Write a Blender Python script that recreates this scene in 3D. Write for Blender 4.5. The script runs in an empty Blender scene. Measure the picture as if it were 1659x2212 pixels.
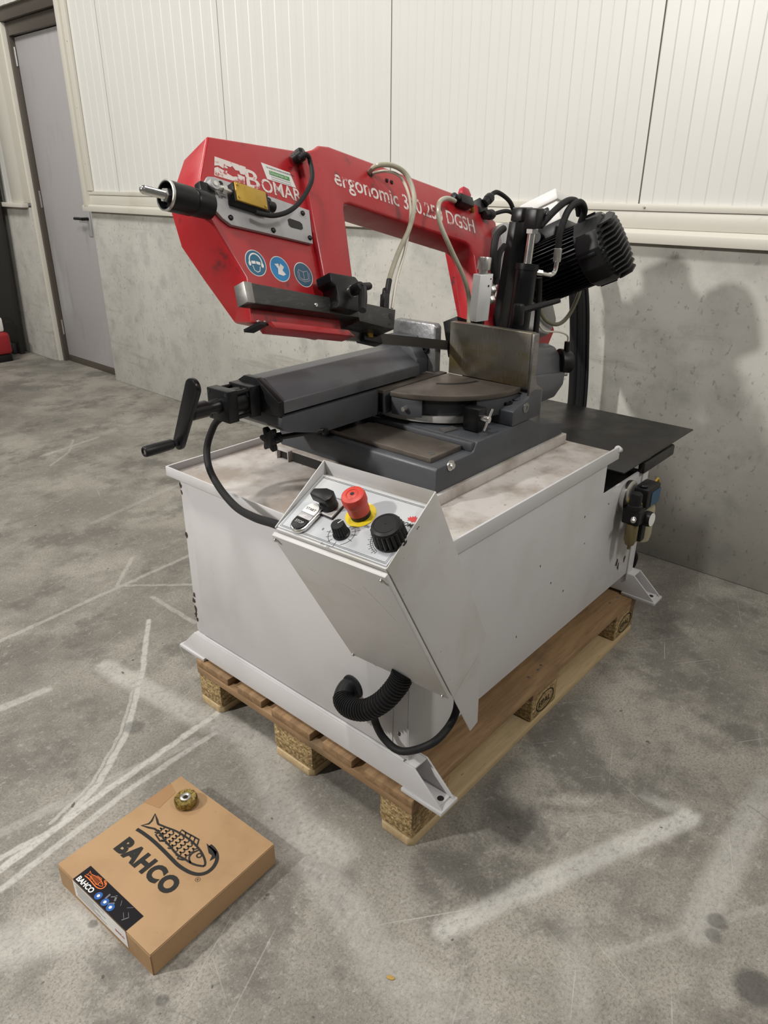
import bpy, bmesh, math, random
from mathutils import Vector, Matrix
random.seed(7)
sc = bpy.context.scene
COL = sc.collection
V = Vector
# ------------------------------------------------------------------ camera
cam_d = bpy.data.cameras.new('camera'); cam = bpy.data.objects.new('camera', cam_d); COL.objects.link(cam)
cam_d.sensor_fit = 'VERTICAL'; cam_d.sensor_height = 24.0; cam_d.lens = 24.0 * 1571.0 / 2212.0
cam_d.clip_start = 0.02
CX = V((0.65623575, -0.7545364, 0.0054282)); CY = V((-0.30802462, -0.27444865, -0.91093292)); CZ = V((0.6888218, 0.59611473, -0.4125188))
cam.matrix_world = Matrix(((CX.x, -CY.x, -CZ.x, -0.952563), (CX.y, -CY.y, -CZ.y, -0.735701), (CX.z, -CY.z, -CZ.z, 1.39214), (0, 0, 0, 1)))
sc.camera = cam
# ------------------------------------------------------------------ world, lamps, exposure
w = bpy.data.worlds.new('hall_ambient'); sc.world = w; w.use_nodes = True
w.node_tree.nodes['Background'].inputs[0].default_value = (1.0, 0.985, 0.955, 1)
w.node_tree.nodes['Background'].inputs[1].default_value = 0.25
def hall_lamp(name, loc, target, size, watts, col=(1, 0.97, 0.92)):
    d = bpy.data.lights.new(name, 'AREA'); d.shape = 'DISK'; d.size = size; d.energy = watts; d.color = col
    o = bpy.data.objects.new(name, d); COL.objects.link(o); o.location = loc
    o.rotation_euler = (V(target) - V(loc)).to_track_quat('-Z', 'Y').to_euler()
    return o
hall_lamp('hall_lamp_key', (-3.36, 2.07, 3.2), (1.0, 0.3, 0.8), 0.24, 285)
hall_lamp('hall_lamp_side', (0.5, -3.4, 4.4), (0.5, 0.3, 0.5), 0.8, 150)
hall_lamp('hall_lamp_over', (-1.15, 0.62, 5.4), (0.2, 0.7, 0.0), 0.6, 185)
hall_lamp('fill_lamp_far', (-0.8, 4.6, 5.0), (0.6, 4.6, 0.0), 1.4, 200)  # unseen fill light, added to brighten the floor and wall at far left
sc.view_settings.view_transform = 'Standard'; sc.view_settings.look = 'None'
sc.view_settings.gamma = 1.0; sc.view_settings.use_curve_mapping = False
sc.view_settings.exposure = -0.86
# ------------------------------------------------------------------ materials
def nodes_of(m):
    m.use_nodes = True
    nt = m.node_tree; b = nt.nodes['Principled BSDF']
    return nt, b
def new(nt, t, **kw):
    n = nt.nodes.new(t)
    for k, v in kw.items(): setattr(n, k, v)
    return n
def setin(n, i, v, nt):
    if hasattr(v, 'is_output') or isinstance(v, bpy.types.NodeSocket): nt.links.new(v, n.inputs[i])
    else: n.inputs[i].default_value = v
def math_(nt, op, a, b=None, clamp=False):
    n = new(nt, 'ShaderNodeMath', operation=op); n.use_clamp = clamp
    setin(n, 0, a, nt)
    if b is not None: setin(n, 1, b, nt)
    return n.outputs[0]
def ramp(nt, fac, lo, hi, a=0.0, b=1.0):
    n = new(nt, 'ShaderNodeMapRange'); n.interpolation_type = 'SMOOTHSTEP'
    setin(n, 0, fac, nt)
    for i, v in ((1, lo), (2, hi), (3, a), (4, b)): setin(n, i, v, nt)
    return n.outputs[0]
def mix(nt, fac, a, b):
    n = new(nt, 'ShaderNodeMix', data_type='RGBA')
    setin(n, 0, fac, nt); setin(n, 6, c4(a), nt); setin(n, 7, c4(b), nt)
    return n.outputs[2]
def c4(c):
    if isinstance(c, (tuple, list)) and len(c) == 3: return (*c, 1)
    return c
def noise(nt, vec, scale, detail=4, rough=.6, stretch=None):
    n = new(nt, 'ShaderNodeTexNoise'); n.inputs['Scale'].default_value = scale; n.inputs['Detail'].default_value = detail
    n.inputs['Roughness'].default_value = rough
    if stretch:
        mp = new(nt, 'ShaderNodeMapping'); mp.inputs['Scale'].default_value = stretch
        nt.links.new(vec, mp.inputs[0]); vec = mp.outputs[0]
    nt.links.new(vec, n.inputs['Vector'])
    return n.outputs[0]
MATS = {}
def pm(name, col, rough=.5, metal=0.0, var=(), bump=None, coat=0.0, rvar=0.0):
    """principled material; var = list of (noise scale, lo, hi, colour, stretch)"""
    m = bpy.data.materials.new(name); nt, b = nodes_of(m)
    tc = new(nt, 'ShaderNodeTexCoord').outputs['Object']
    c = c4(col)
    for (s, lo, hi, c2, st) in var:
        c = mix(nt, ramp(nt, noise(nt, tc, s, 5, .62, st), lo, hi), c, c2)
    setin(b, 'Base Color', c, nt)
    b.inputs['Roughness'].default_value = rough; b.inputs['Metallic'].default_value = metal
    if max(col) < .02: b.inputs['Specular IOR Level'].default_value = .3
    if rvar:
        setin(b, 'Roughness', ramp(nt, noise(nt, tc, 9, 4), .3, .7, rough - rvar, rough + rvar), nt)
    if coat: b.inputs['Coat Weight'].default_value = coat; b.inputs['Coat Roughness'].default_value = .15
    if bump:
        bn = new(nt, 'ShaderNodeBump'); bn.inputs['Strength'].default_value = bump[1]; bn.inputs['Distance'].default_value = bump[2] if len(bump) > 2 else .002
        nt.links.new(noise(nt, tc, bump[0], 3, .6, bump[3] if len(bump) > 3 else None), bn.inputs['Height']); nt.links.new(bn.outputs[0], b.inputs['Normal'])
    MATS[name] = m
    return m
RED = pm('red_paint', (.40, .013, .019), .36, 0, [(7, .55, .78, (.17, .011, .014), None), (60, .66, .74, (.08, .02, .02), None), (14, .62, .74, (.10, .02, .022), None)], (220, .25, .0006), .15, .1)
REDP = pm('red_plastic', (.52, .045, .03), .45, 0, [(40, .55, .75, (.25, .03, .025), None)])
REDL = pm('red_lever', (.42, .01, .03), .4)
GREY = pm('light_grey_paint', (.56, .55, .555), .42, 0, [(3, .45, .75, (.49, .475, .47), None), (90, .72, .76, (.16, .14, .13), None)], (160, .12, .0004), 0, .08)
GREYC = pm('control_box_paint', (.53, .52, .515), .45, 0, [(4, .45, .7, (.45, .43, .395), None), (130, .69, .75, (.2, .18, .15), None)], (240, .3, .0005))
TRAYM = pm('dirty_tray_paint', (.50, .47, .445), .55, 0, [(6, .4, .65, (.31, .265, .23), None), (45, .62, .75, (.17, .14, .12), (1, 2.5, 1))], (60, .3, .001))
DARK = pm('dark_grey_casting', (.054, .058, .066), .5, 0, [(5, .45, .75, (.040, .040, .042), None), (50, .68, .76, (.15, .14, .13), None)], (120, .25, .0008), 0, .1)
HOUS = pm('grey_housing_paint', (.085, .088, .096), .35, 0, [(5, .5, .75, (.05, .05, .052), None)], (60, .15, .001))
BLACK = pm('black_paint', (.007, .007, .008), .36, 0, [(20, .6, .8, (.035, .033, .032), None)], (150, .12, .0005), 0, .08)
BLKP = pm('black_plastic', (.009, .009, .010), .42, 0, [(40, .6, .8, (.03, .03, .03), None)], (300, .15, .0003))
RUB = pm('black_rubber', (.012, .012, .013), .62)
SHEET = pm('black_sheet_steel', (.020, .0185, .0175), .38, .3, [(3, .45, .7, (.035, .031, .029), (1, 3, 1))], None, 0, .08)
STEEL = pm('worn_steel', (.27, .26, .25), .42, .85, [(8, .45, .7, (.16, .145, .12), (1, 1, 3)), (60, .6, .75, (.4, .39, .37), (6, 1, 1))], (200, .2, .0004), 0, .1)
JAW = pm('oily_jaw_steel', (.24, .225, .195), .38, .75, [(6, .40, .62, (.21, .16, .075), (1, 1, 2)), (30, .55, .75, (.33, .32, .30), (1, 8, 1))], (180, .15, .0004), 0, .1)
TABLE = pm('brown_worn_table', (.155, .132, .112), .45, .55, [(6, .4, .7, (.095, .08, .068), None), (80, .65, .75, (.28, .25, .22), None)], (150, .2, .0004), 0, .1)
CAST = pm('cast_iron_jaw', (.30, .30, .31), .4, .7, [(30, .4, .7, (.18, .18, .185), None), (8, .5, .7, (.42, .42, .43), None)], (90, .5, .0015))
CHROME = pm('bright_steel', (.72, .71, .69), .2, 1.0, [(60, .5, .8, (.45, .44, .42), None)])
WHITEM = pm('light_scale_ring', (.52, .51, .48), .4, .3, [(30, .5, .75, (.36, .35, .32), None)])
ZINC = pm('zinc_fitting', (.58, .57, .55), .33, .95, [(50, .5, .8, (.38, .37, .35), None)])
ALU = pm('aluminium_block', (.74, .745, .75), .35, .35, [(20, .55, .8, (.6, .6, .6), None)])
PLATE = pm('grey_switch_plate', (.42, .41, .42), .4, .2, [(30, .55, .8, (.32, .31, .31), None)])
BRASS = pm('yellow_cover', (.45, .28, .035), .42, .35, [(25, .5, .75, (.25, .15, .02), None)])
YEL = pm('yellow_disc', (.78, .58, .02), .5, 0, [(25, .55, .7, (.4, .3, .03), None)])
PANEL = pm('control_panel_face', (.46, .48, .50), .33, .1, [(8, .5, .75, (.52, .52, .51), None), (120, .70, .76, (.3, .28, .25), None)])
WHITEP = pm('white_print', (.74, .66, .63), .5, 0, [(60, .52, .62, (.45, .08, .08), None)])
WHITE = pm('white_plastic', (.78, .775, .75), .4)
INK = pm('black_print', (.018, .017, .016), .5)
REDINK = pm('red_print', (.45, .03, .03), .5)
BLUE = pm('blue_sticker', (.012, .20, .48), .4)
BLUED = pm('dark_blue_sticker', (.02, .08, .15), .4)
NAVY = pm('navy_icon', (.01, .09, .33), .4)
TEAL = pm('teal_blue_sticker', (.015, .12, .22), .4)
GREEN = pm('green_print', (.08, .30, .08), .5)
ORANGE = pm('orange_print', (.75, .16, .02), .5)
HOSE = pm('clear_hose', (.42, .40, .31), .3, 0, [(20, .45, .7, (.33, .31, .22), None)])
HOSEW = pm('pale_hose', (.62, .58, .48), .35)
HOSED = pm('dirty_clear_hose', (.20, .19, .12), .35)
BOWL = pm('yellowed_bowl', (.34, .31, .20), .3)
BOWLD = pm('amber_bowl', (.15, .115, .05), .25)
PAPER = pm('white_paper', (.76, .75, .73), .5)
CARD = pm('cardboard', (.39, .243, .122), .7, 0, [(5, .45, .7, (.33, .20, .098), None), (90, .64, .75, (.30, .18, .085), (1, 1, 1))], (200, .15, .0004))
CARDT = pm('brown_tape', (.33, .185, .085), .4)
WIRE = pm('brass_wire', (.36, .27, .08), .35, .8, [(150, .4, .65, (.12, .085, .03), None)], (400, .8, .002))
DOORM = pm('grey_door_paint', (.40, .385, .385), .4, 0, [(2.2, .5, .75, (.52, .51, .52), (1, 1, .4)), (7, .55, .75, (.34, .325, .325), (1, 1, .3))])
BROWN = pm('brown_door_frame', (.075, .062, .05), .4)
CREAM = pm('cream_trim', (.66, .635, .56), .4, 0, [(2, .5, .75, (.58, .545, .45), None)])
PANELW = pm('white_wall_panel', (.70, .695, .66), .38, 0, [(.8, .4, .7, (.67, .66, .62), None)])
SEAM = pm('panel_joint', (.10, .095, .085), .6)
REDT = pm('red_equipment', (.30, .015, .02), .4)
SHADEB = pm('shade_board_dark', (.020, .018, .016), .6)  # dark colour stands in for shade on the far-left wall

def wood(name, c1, c2, c3, stretch):
    m = bpy.data.materials.new(name); nt, b = nodes_of(m)
    tc = new(nt, 'ShaderNodeTexCoord').outputs['Object']
    oi = new(nt, 'ShaderNodeObjectInfo').outputs['Random']
    va = new(nt, 'ShaderNodeVectorMath', operation='ADD'); nt.links.new(tc, va.inputs[0])
    cb = new(nt, 'ShaderNodeCombineXYZ'); sc_ = math_(nt, 'MULTIPLY', oi, 7.0)
    for i in range(3): nt.links.new(sc_, cb.inputs[i])
    nt.links.new(cb.outputs[0], va.inputs[1]); tc = va.outputs[0]
    g = noise(nt, tc, 14, 6, .65, stretch)
    c = mix(nt, ramp(nt, g, .35, .65), c1, c2)
    c = mix(nt, ramp(nt, noise(nt, tc, 5, 4, .6), .55, .8), c, c3)
    c = mix(nt, ramp(nt, noise(nt, tc, 40, 3, .6, stretch), .66, .76), c, (.06, .045, .03))
    setin(b, 'Base Color', c, nt); b.inputs['Roughness'].default_value = .7
    bn = new(nt, 'ShaderNodeBump'); bn.inputs['Strength'].default_value = .4; bn.inputs['Distance'].default_value = .003
    nt.links.new(g, bn.inputs['Height']); nt.links.new(bn.outputs[0], b.inputs['Normal'])
    return m
WOODX = wood('brown_deck_wood', (.30, .185, .09), (.20, .118, .055), (.12, .085, .05), (.35, 3.5, 3.5))
WOODY = wood('brown_cross_wood', (.33, .205, .105), (.23, .138, .066), (.15, .10, .055), (3.5, .35, 3.5))
WOODP = wood('pale_bottom_wood', (.52, .39, .22), (.42, .31, .165), (.25, .22, .165), (.35, 3.5, 3.5))
CHIP = pm('pressed_chip_block', (.42, .295, .135), .8, 0, [(70, .42, .58, (.20, .13, .05), (1, 1, 2)), (160, .55, .65, (.58, .46, .26), None), (6, .5, .7, (.26, .17, .075), None)], (90, .9, .006))

# --- concrete floor with its scuffs, tyre tracks, stains and hairline cracks
def concrete_floor():
    m = bpy.data.materials.new('polished_concrete_floor'); nt, b = nodes_of(m)
    tc = new(nt, 'ShaderNodeNewGeometry').outputs['Position']
    big = noise(nt, tc, 1.6, 6, .62); med = noise(nt, tc, 6, 6, .65); fine = noise(nt, tc, 45, 5, .7); grain = noise(nt, tc, 150, 8, .85)
    c = mix(nt, ramp(nt, big, .38, .62), (.20, .186, .16), (.345, .322, .28))
    c = mix(nt, ramp(nt, med, .46, .66, 0, .7), c, (.165, .152, .132))
    c = mix(nt, ramp(nt, noise(nt, tc, 2.7, 6, .68), .50, .62, 0, .8), c, (.128, .119, .104))
    c = mix(nt, ramp(nt, fine, .53, .70, 0, .5), c, (.42, .40, .365))
    c = mix(nt, ramp(nt, grain, .46, .62, 0, .75), c, (.11, .102, .09))
    c = mix(nt, ramp(nt, noise(nt, tc, 210, 6, .8), .56, .66, 0, .6), c, (.50, .48, .44))
    for k, (ang, ln, s_, lo, am, cc) in enumerate(((22, 70, 2.2, .655, .5, (.50, .485, .45)), (-38, 60, 2.6, .66, .5, (.50, .485, .45)), (68, 90, 1.8, .66, .45, (.47, .455, .42)), (5, 50, 3.0, .665, .5, (.10, .093, .082)), (-70, 60, 2.4, .67, .4, (.12, .11, .10)))):
        mp = new(nt, 'ShaderNodeMapping'); mp.vector_type = 'TEXTURE'; mp.inputs['Rotation'].default_value = (0, 0, math.radians(ang)); mp.inputs['Location'].default_value = (k * 3.7, k * 1.9, 0); mp.inputs['Scale'].default_value = (1 / .8, 1 / ln, 1)
        nt.links.new(tc, mp.inputs[0])
        c = mix(nt, math_(nt, 'MULTIPLY', ramp(nt, noise(nt, mp.outputs[0], s_, 2, .5), lo + .045, lo + .07, 0, am), ramp(nt, noise(nt, tc, 1.1 + k * .3, 3, .5), .42, .6)), c, cc)
    dv = new(nt, 'ShaderNodeVectorMath', operation='MULTIPLY_ADD')
    nz = new(nt, 'ShaderNodeTexNoise'); nz.inputs['Scale'].default_value = 22; nz.inputs['Detail'].default_value = 5; nt.links.new(tc, nz.inputs['Vector'])
    sub = new(nt, 'ShaderNodeVectorMath', operation='SUBTRACT'); nt.links.new(nz.outputs['Color'], sub.inputs[0]); sub.inputs[1].default_value = (.5, .5, .5)
    nt.links.new(sub.outputs[0], dv.inputs[0]); dv.inputs[1].default_value = (.014, .014, 0); nt.links.new(tc, dv.inputs[2])
    P = dv.outputs[0]
    def seg(x1, y1, x2, y2, wd, soft):
        ax, ay = x2 - x1, y2 - y1; L2 = ax * ax + ay * ay
        s = new(nt, 'ShaderNodeVectorMath', operation='SUBTRACT'); nt.links.new(P, s.inputs[0]); s.inputs[1].default_value = (x1, y1, 0)
        d = new(nt, 'ShaderNodeVectorMath', operation='DOT_PRODUCT'); nt.links.new(s.outputs[0], d.inputs[0]); d.inputs[1].default_value = (ax / L2, ay / L2, 0)
        t = math_(nt, 'MULTIPLY', d.outputs['Value'], 1.0, True)
        q = new(nt, 'ShaderNodeVectorMath', operation='SCALE'); q.inputs[0].default_value = (ax, ay, 0); nt.links.new(t, q.inputs['Scale'])
        ds = new(nt, 'ShaderNodeVectorMath', operation='DISTANCE'); nt.links.new(s.outputs[0], ds.inputs[0]); nt.links.new(q.outputs[0], ds.inputs[1])
        return ramp(nt, ds.outputs['Value'], wd * soft, wd, 1, 0)
    rag = ramp(nt, noise(nt, tc, 55, 8, .85, (1, 1.4, 1)), .30, .56)
    acc = None
    for (x1, y1, x2, y2, wd, s) in TR:
        f = math_(nt, 'MULTIPLY', seg(x1, y1, x2, y2, wd, .45 if wd < .03 else .3), s * .85)
        acc = f if acc is None else math_(nt, 'MAXIMUM', acc, f)
    c = mix(nt, math_(nt, 'MULTIPLY', acc, math_(nt, 'MULTIPLY', rag, 1.0)), c, (.58, .565, .53))
    acc = None
    for (x, y, r, s) in DK:
        ds = new(nt, 'ShaderNodeVectorMath', operation='DISTANCE'); nt.links.new(P, ds.inputs[0]); ds.inputs[1].default_value = (x, y, 0)
        f = ramp(nt, ds.outputs['Value'], r * .55, r, s, 0)
        acc = f if acc is None else math_(nt, 'MAXIMUM', acc, f)
    c = mix(nt, math_(nt, 'MULTIPLY', acc, .8), c, (.055, .052, .05))
    acc = None
    for (x1, y1, x2, y2, wd, s) in CR:
        f = math_(nt, 'MULTIPLY', seg(x1, y1, x2, y2, wd, .3), s)
        acc = f if acc is None else math_(nt, 'MAXIMUM', acc, f)
    c = mix(nt, math_(nt, 'MULTIPLY', acc, ramp(nt, med, .45, .6)), c, (.12, .112, .10))
    c = mix(nt, ramp(nt, noise(nt, tc, 28, 2, .5), .735, .76, 0, .8), c, (.06, .055, .05))
    setin(b, 'Base Color', c, nt)
    setin(b, 'Roughness', ramp(nt, med, .3, .7, .42, .62), nt)
    b.inputs['Specular IOR Level'].default_value = .35
    bn = new(nt, 'ShaderNodeBump'); bn.inputs['Strength'].default_value = .15; bn.inputs['Distance'].default_value = .001
    nt.links.new(fine, bn.inputs['Height']); nt.links.new(bn.outputs[0], b.inputs['Normal'])
    return m
TR = [(-0.632,0.679,-0.509,0.666,0.012,0.8),(-0.509,0.666,-0.366,0.723,0.012,0.8),(-0.366,0.723,-0.217,0.839,0.012,0.8),(-0.217,0.839,-0.037,1.048,0.012,0.8),(-0.037,1.048,0.137,1.288,0.012,0.8),(-0.509,0.69,-0.377,0.736,0.006,0.55),(-0.377,0.736,-0.228,0.851,0.006,0.55),(-0.228,0.851,-0.047,1.059,0.006,0.55),(-0.646,0.649,-0.354,0.687,0.014,0.9),(-0.354,0.687,-0.004,0.714,0.014,0.9),(-0.668,0.596,-0.3,0.648,0.012,0.7),(-0.3,0.648,-0.002,0.653,0.012,0.6),(-0.601,0.751,-0.116,0.669,0.02,0.3),(-0.099,1.154,-0.059,0.792,0.05,0.6),(-0.059,0.792,0.001,0.536,0.06,0.5),(0.001,0.536,-0.135,0.24,0.08,0.4),(-0.135,0.24,-0.124,0.128,0.08,0.45),(-0.14,0.267,-0.243,-0.129,0.06,0.35),(0.352,1.744,0.192,1.588,0.01,0.4),(0.192,1.588,0.45,1.312,0.01,0.4),(-0.259,1.546,0.139,1.57,0.012,0.4),(0.139,1.57,0.544,1.589,0.012,0.4),(-0.407,1.202,-0.278,1.184,0.02,0.5),(0.234,1.413,0.234,1.157,0.012,0.4),(-0.111,-0.177,0.063,-0.246,0.035,0.75),(0.063,-0.246,0.308,-0.354,0.038,0.8),(0.308,-0.354,0.515,-0.448,0.038,0.8),(0.515,-0.448,0.513,-0.346,0.03,0.3),(0.227,-0.563,0.498,-0.561,0.05,0.45),(0.498,-0.561,0.744,-0.562,0.05,0.45),(0.062,-0.449,0.383,-0.661,0.012,0.25),(0.415,2.169,0.983,2.28,0.02,0.2),(0.677,3.189,1.048,3.258,0.02,0.3),(0.641,3.011,0.817,3.148,0.01,0.3),(0.817,3.148,0.931,3.324,0.01,0.3),(-0.725,0.464,-0.6,0.40,0.08,0.45),(-0.243,-0.129,-0.235,-0.311,0.08,0.25),(0.073,-0.372,-0.096,-0.47,0.05,0.2)]
DK = [(0.184,-0.692,0.05,0.9),(0.279,-0.591,0.025,0.7),(0.242,-0.595,0.02,0.6),(-0.194,0.841,0.035,0.6),(0.217,-0.139,0.1,0.45),(-0.576,0.377,0.012,0.7),(-0.57,0.136,0.015,0.6),(1.357,-0.382,0.02,0.5),(-0.313,-0.077,0.02,0.3),(0.235,-0.355,0.12,0.2),(-0.015,-0.106,0.1,0.2),(-0.201,1.343,0.2,0.22),(0.974,2.692,0.25,0.2),(0.0,0.284,0.12,0.25),(-0.184,0.316,0.12,0.25)]
CR = [(0.792,0.001,0.715,-0.313,0.0025,0.5),(0.769,-0.266,0.197,-0.241,0.0025,0.5),(0.715,-0.313,0.633,-0.593,0.0025,0.5),(-0.363,-0.007,0.075,-0.117,0.0025,0.5),(-0.071,0.731,0.354,0.641,0.0025,0.5),(-0.082,0.025,0.201,-0.316,0.0025,0.5)]
FLOORM = concrete_floor()
def concrete_wall():
    m = bpy.data.materials.new('cast_concrete_wall'); nt, b = nodes_of(m)
    tc = new(nt, 'ShaderNodeNewGeometry').outputs['Position']
    c = mix(nt, ramp(nt, noise(nt, tc, 1.3, 5, .6), .35, .65), (.44, .425, .385), (.54, .525, .48))
    c = mix(nt, ramp(nt, noise(nt, tc, 7, 5, .65), .45, .7, 0, .6), c, (.34, .335, .31))
    c = mix(nt, ramp(nt, noise(nt, tc, 4, 5, .6, (1, .35, 4)), .58, .72, 0, .5), c, (.31, .29, .25))
    c = mix(nt, ramp(nt, noise(nt, tc, 55, 3, .6, (1, 1, .7)), .60, .70, 0, .7), c, (.26, .255, .24))
    c = mix(nt, ramp(nt, noise(nt, tc, 3, 4, .6), .66, .78, 0, .6), c, (.60, .59, .56))
    setin(b, 'Base Color', c, nt); b.inputs['Roughness'].default_value = .75
    bn = new(nt, 'ShaderNodeBump'); bn.inputs['Strength'].default_value = .3; bn.inputs['Distance'].default_value = .002
    nt.links.new(noise(nt, tc, 40, 4, .6), bn.inputs['Height']); nt.links.new(bn.outputs[0], b.inputs['Normal'])
    return m
WALLM = concrete_wall()

# ------------------------------------------------------------------ mesh helpers
class F:
    """a local frame: P(a, b, c) -> world point"""
    def __init__(s, o=(0, 0, 0), ex=(1, 0, 0), ey=(0, 1, 0), ez=None, k=1.0):
        s.k = k; s.o = V(o); s.x = V(ex).normalized(); s.y = V(ey).normalized(); s.z = V(ez).normalized() if ez else s.x.cross(s.y).normalized()
    def P(s, a, b, c=0.0): return s.o + (s.x * a + s.y * b + s.z * c) * s.k
    def at(s, a, b, c=0.0): return F(s.P(a, b, c), s.x, s.y, s.z, s.k)
    def rot(s, deg):   # turned about its own z
        t = math.radians(deg); return F(s.o, s.x * math.cos(t) + s.y * math.sin(t), s.y * math.cos(t) - s.x * math.sin(t), s.z, s.k)
WF = F()
class MB:
    def __init__(s): s.v = []; s.f = []
    def add(s, vs, fs):
        n = len(s.v); s.v += [V(x) for x in vs]; s.f += [tuple(i + n for i in f) for f in fs]; return s
    def box(s, lo, hi, fr=WF):
        (x0, y0, z0), (x1, y1, z1) = lo, hi
        vs = [fr.P(x, y, z) for z in (z0, z1) for (x, y) in ((x0, y0), (x1, y0), (x1, y1), (x0, y1))]
        return s.add(vs, [(0, 3, 2, 1), (4, 5, 6, 7), (0, 1, 5, 4), (1, 2, 6, 5), (2, 3, 7, 6), (3, 0, 4, 7)])
    def loft(s, A, B):
        n = len(A)
        return s.add(list(A) + list(B), [tuple(range(n - 1, -1, -1)), tuple(range(n, 2 * n))] + [(i, (i + 1) % n, n + (i + 1) % n, n + i) for i in range(n)])
    def prism(s, poly, c0, c1, fr=WF):
        return s.loft([fr.P(x, y, c0) for x, y in poly], [fr.P(x, y, c1) for x, y in poly])
    def prism_y(s, poly, y0, y1):      # polygon in world x,z
        return s.loft([V((x, y0, z)) for x, z in poly], [V((x, y1, z)) for x, z in poly])
    def cyl(s, p0, p1, r0, r1=None, n=20, caps=True):
        return s.lathe([(r0, 0), (r0 if r1 is None else r1, (V(p1) - V(p0)).length)], p0, V(p1) - V(p0), n, caps)
    def lathe(s, prof, p0, ax, n=24, caps=True):
        ax = V(ax).normalized(); h = V((0, 0, 1)) if abs(ax.z) < .9 else V((1, 0, 0))
        u = ax.cross(h).normalized(); w_ = ax.cross(u).normalized(); p0 = V(p0); b = len(s.v)
        for r, t in prof:
            for i in range(n):
                a = 2 * math.pi * i / n; s.v.append(p0 + ax * t + (u * math.cos(a) + w_ * math.sin(a)) * r)
        for k in range(len(prof) - 1):
            for i in range(n):
                j = (i + 1) % n; s.f.append((b + k * n + i, b + k * n + j, b + (k + 1) * n + j, b + (k + 1) * n + i))
        if caps:
            s.f.append(tuple(b + i for i in range(n - 1, -1, -1))); e = b + (len(prof) - 1) * n; s.f.append(tuple(e + i for i in range(n)))
        return s
    def tube(s, pts, r, n=10, sub=6, rfun=None):
        P = [V(q) for q in pts]
        if sub > 1 and len(P) > 2:
            out = []
            for i in range(len(P) - 1):
                p0 = P[max(i - 1, 0)]; p1 = P[i]; p2 = P[i + 1]; p3 = P[min(i + 2, len(P) - 1)]
                for k in range(sub):
                    t = k / sub; out.append(.5 * (2 * p1 + (p2 - p0) * t + (2 * p0 - 5 * p1 + 4 * p2 - p3) * t * t + (3 * p1 - p0 - 3 * p2 + p3) * t ** 3))
            P = out + [P[-1]]
        b = len(s.v); up = None
        for i, q in enumerate(P):
            d = (P[min(i + 1, len(P) - 1)] - P[max(i - 1, 0)]).normalized()
            if up is None: up = d.cross(V((0, 0, 1)) if abs(d.z) < .9 else V((1, 0, 0))).normalized()
            u = (up - d * up.dot(d)).normalized(); up = u; w_ = d.cross(u)
            rr = r if rfun is None else rfun(i)
            for k in range(n):
                a = 2 * math.pi * k / n; s.v.append(q + (u * math.cos(a) + w_ * math.sin(a)) * rr)
        m = len(P)
        for i in range(m - 1):
            for k in range(n):
                j = (k + 1) % n; s.f.append((b + i * n + k, b + i * n + j, b + (i + 1) * n + j, b + (i + 1) * n + k))
        s.f.append(tuple(b + k for k in range(n - 1, -1, -1))); s.f.append(tuple(b + (m - 1) * n + k for k in range(n)))
        return s
    def ribbon(s, pts, wd, fr, th=.0004, c=0.0, closed=False):
        """a flat printed stroke of even width in the frame's plane"""
        P = [V((x, y)) for x, y in pts]; n = len(P)
        L, R = [], []
        for i in range(n):
            a = P[(i - 1) % n] if (closed or i > 0) else P[i]; b_ = P[(i + 1) % n] if (closed or i < n - 1) else P[i]
            d = (b_ - a); d = d.normalized() if d.length > 1e-9 else V((1, 0)); nn = V((-d.y, d.x)) * wd / 2
            L.append(P[i] + nn); R.append(P[i] - nn)
        b = len(s.v)
        for q in L: s.v.append(fr.P(q.x, q.y, c + th))
        for q in R: s.v.append(fr.P(q.x, q.y, c + th))
        for i in range(n if closed else n - 1):
            j = (i + 1) % n; s.f.append((b + i, b + n + i, b + n + j, b + j))
        return s
    def disc(s, x, y, r, fr, c=.0004, n=28, sx=1.0):
        b = len(s.v)
        for i in range(n):
            a = 2 * math.pi * i / n; s.v.append(fr.P(x + r * sx * math.cos(a), y + r * math.sin(a), c))
        s.f.append(tuple(range(b, b + n))); return s
    def poly(s, pts, fr, c=.0004):
        b = len(s.v); s.v += [fr.P(x, y, c) for x, y in pts]; s.f.append(tuple(range(b, b + len(pts)))); return s
    def build(s, name, mat, parent=None, bevel=0.0, seg=2, smooth=35, flip=True, label=None):
        wo = WORLD.get(parent, V((0, 0, 0)))
        lo = V([min(q[i] for q in s.v) for i in range(3)]); hi = V([max(q[i] for q in s.v) for i in range(3)])
        ctr = V(((lo.x + hi.x) / 2, (lo.y + hi.y) / 2, lo.z))
        me = bpy.data.meshes.new(name); me.from_pydata([q - ctr for q in s.v], [], s.f); me.update()
        bm = bmesh.new(); bm.from_mesh(me)
        if flip: bmesh.ops.recalc_face_normals(bm, faces=bm.faces)
        if bevel:
            es = [e for e in bm.edges if len(e.link_faces) == 2 and e.calc_face_angle(0) > .45]
            bmesh.ops.bevel(bm, geom=es, offset=bevel, segments=seg, profile=.5, affect='EDGES', clamp_overlap=True)
        for f in bm.faces: f.smooth = True
        bm.to_mesh(me); bm.free()
        me.set_sharp_from_angle(angle=math.radians(smooth))
        me.materials.append(mat)
        o = bpy.data.objects.new(name, me); COL.objects.link(o)
        o.parent = parent; o.location = ctr - wo; WORLD[o] = ctr
        if label: o['label'] = label
        return o
WORLD = {}
def thing(name, loc, label, cat, group=None):
    o = bpy.data.objects.new(name, None); COL.objects.link(o); o.empty_display_size = .1; o.location = loc; WORLD[o] = V(loc)
    o['label'] = label; o['category'] = cat
    if group: o['group'] = group
    return o
def tag(o, label, cat, group=None):
    o['label'] = label; o['category'] = cat
    if group: o['group'] = group
    return o
def structure(o, label=None):
    o['kind'] = 'structure'
    if label: o['label'] = label
    return o
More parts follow.
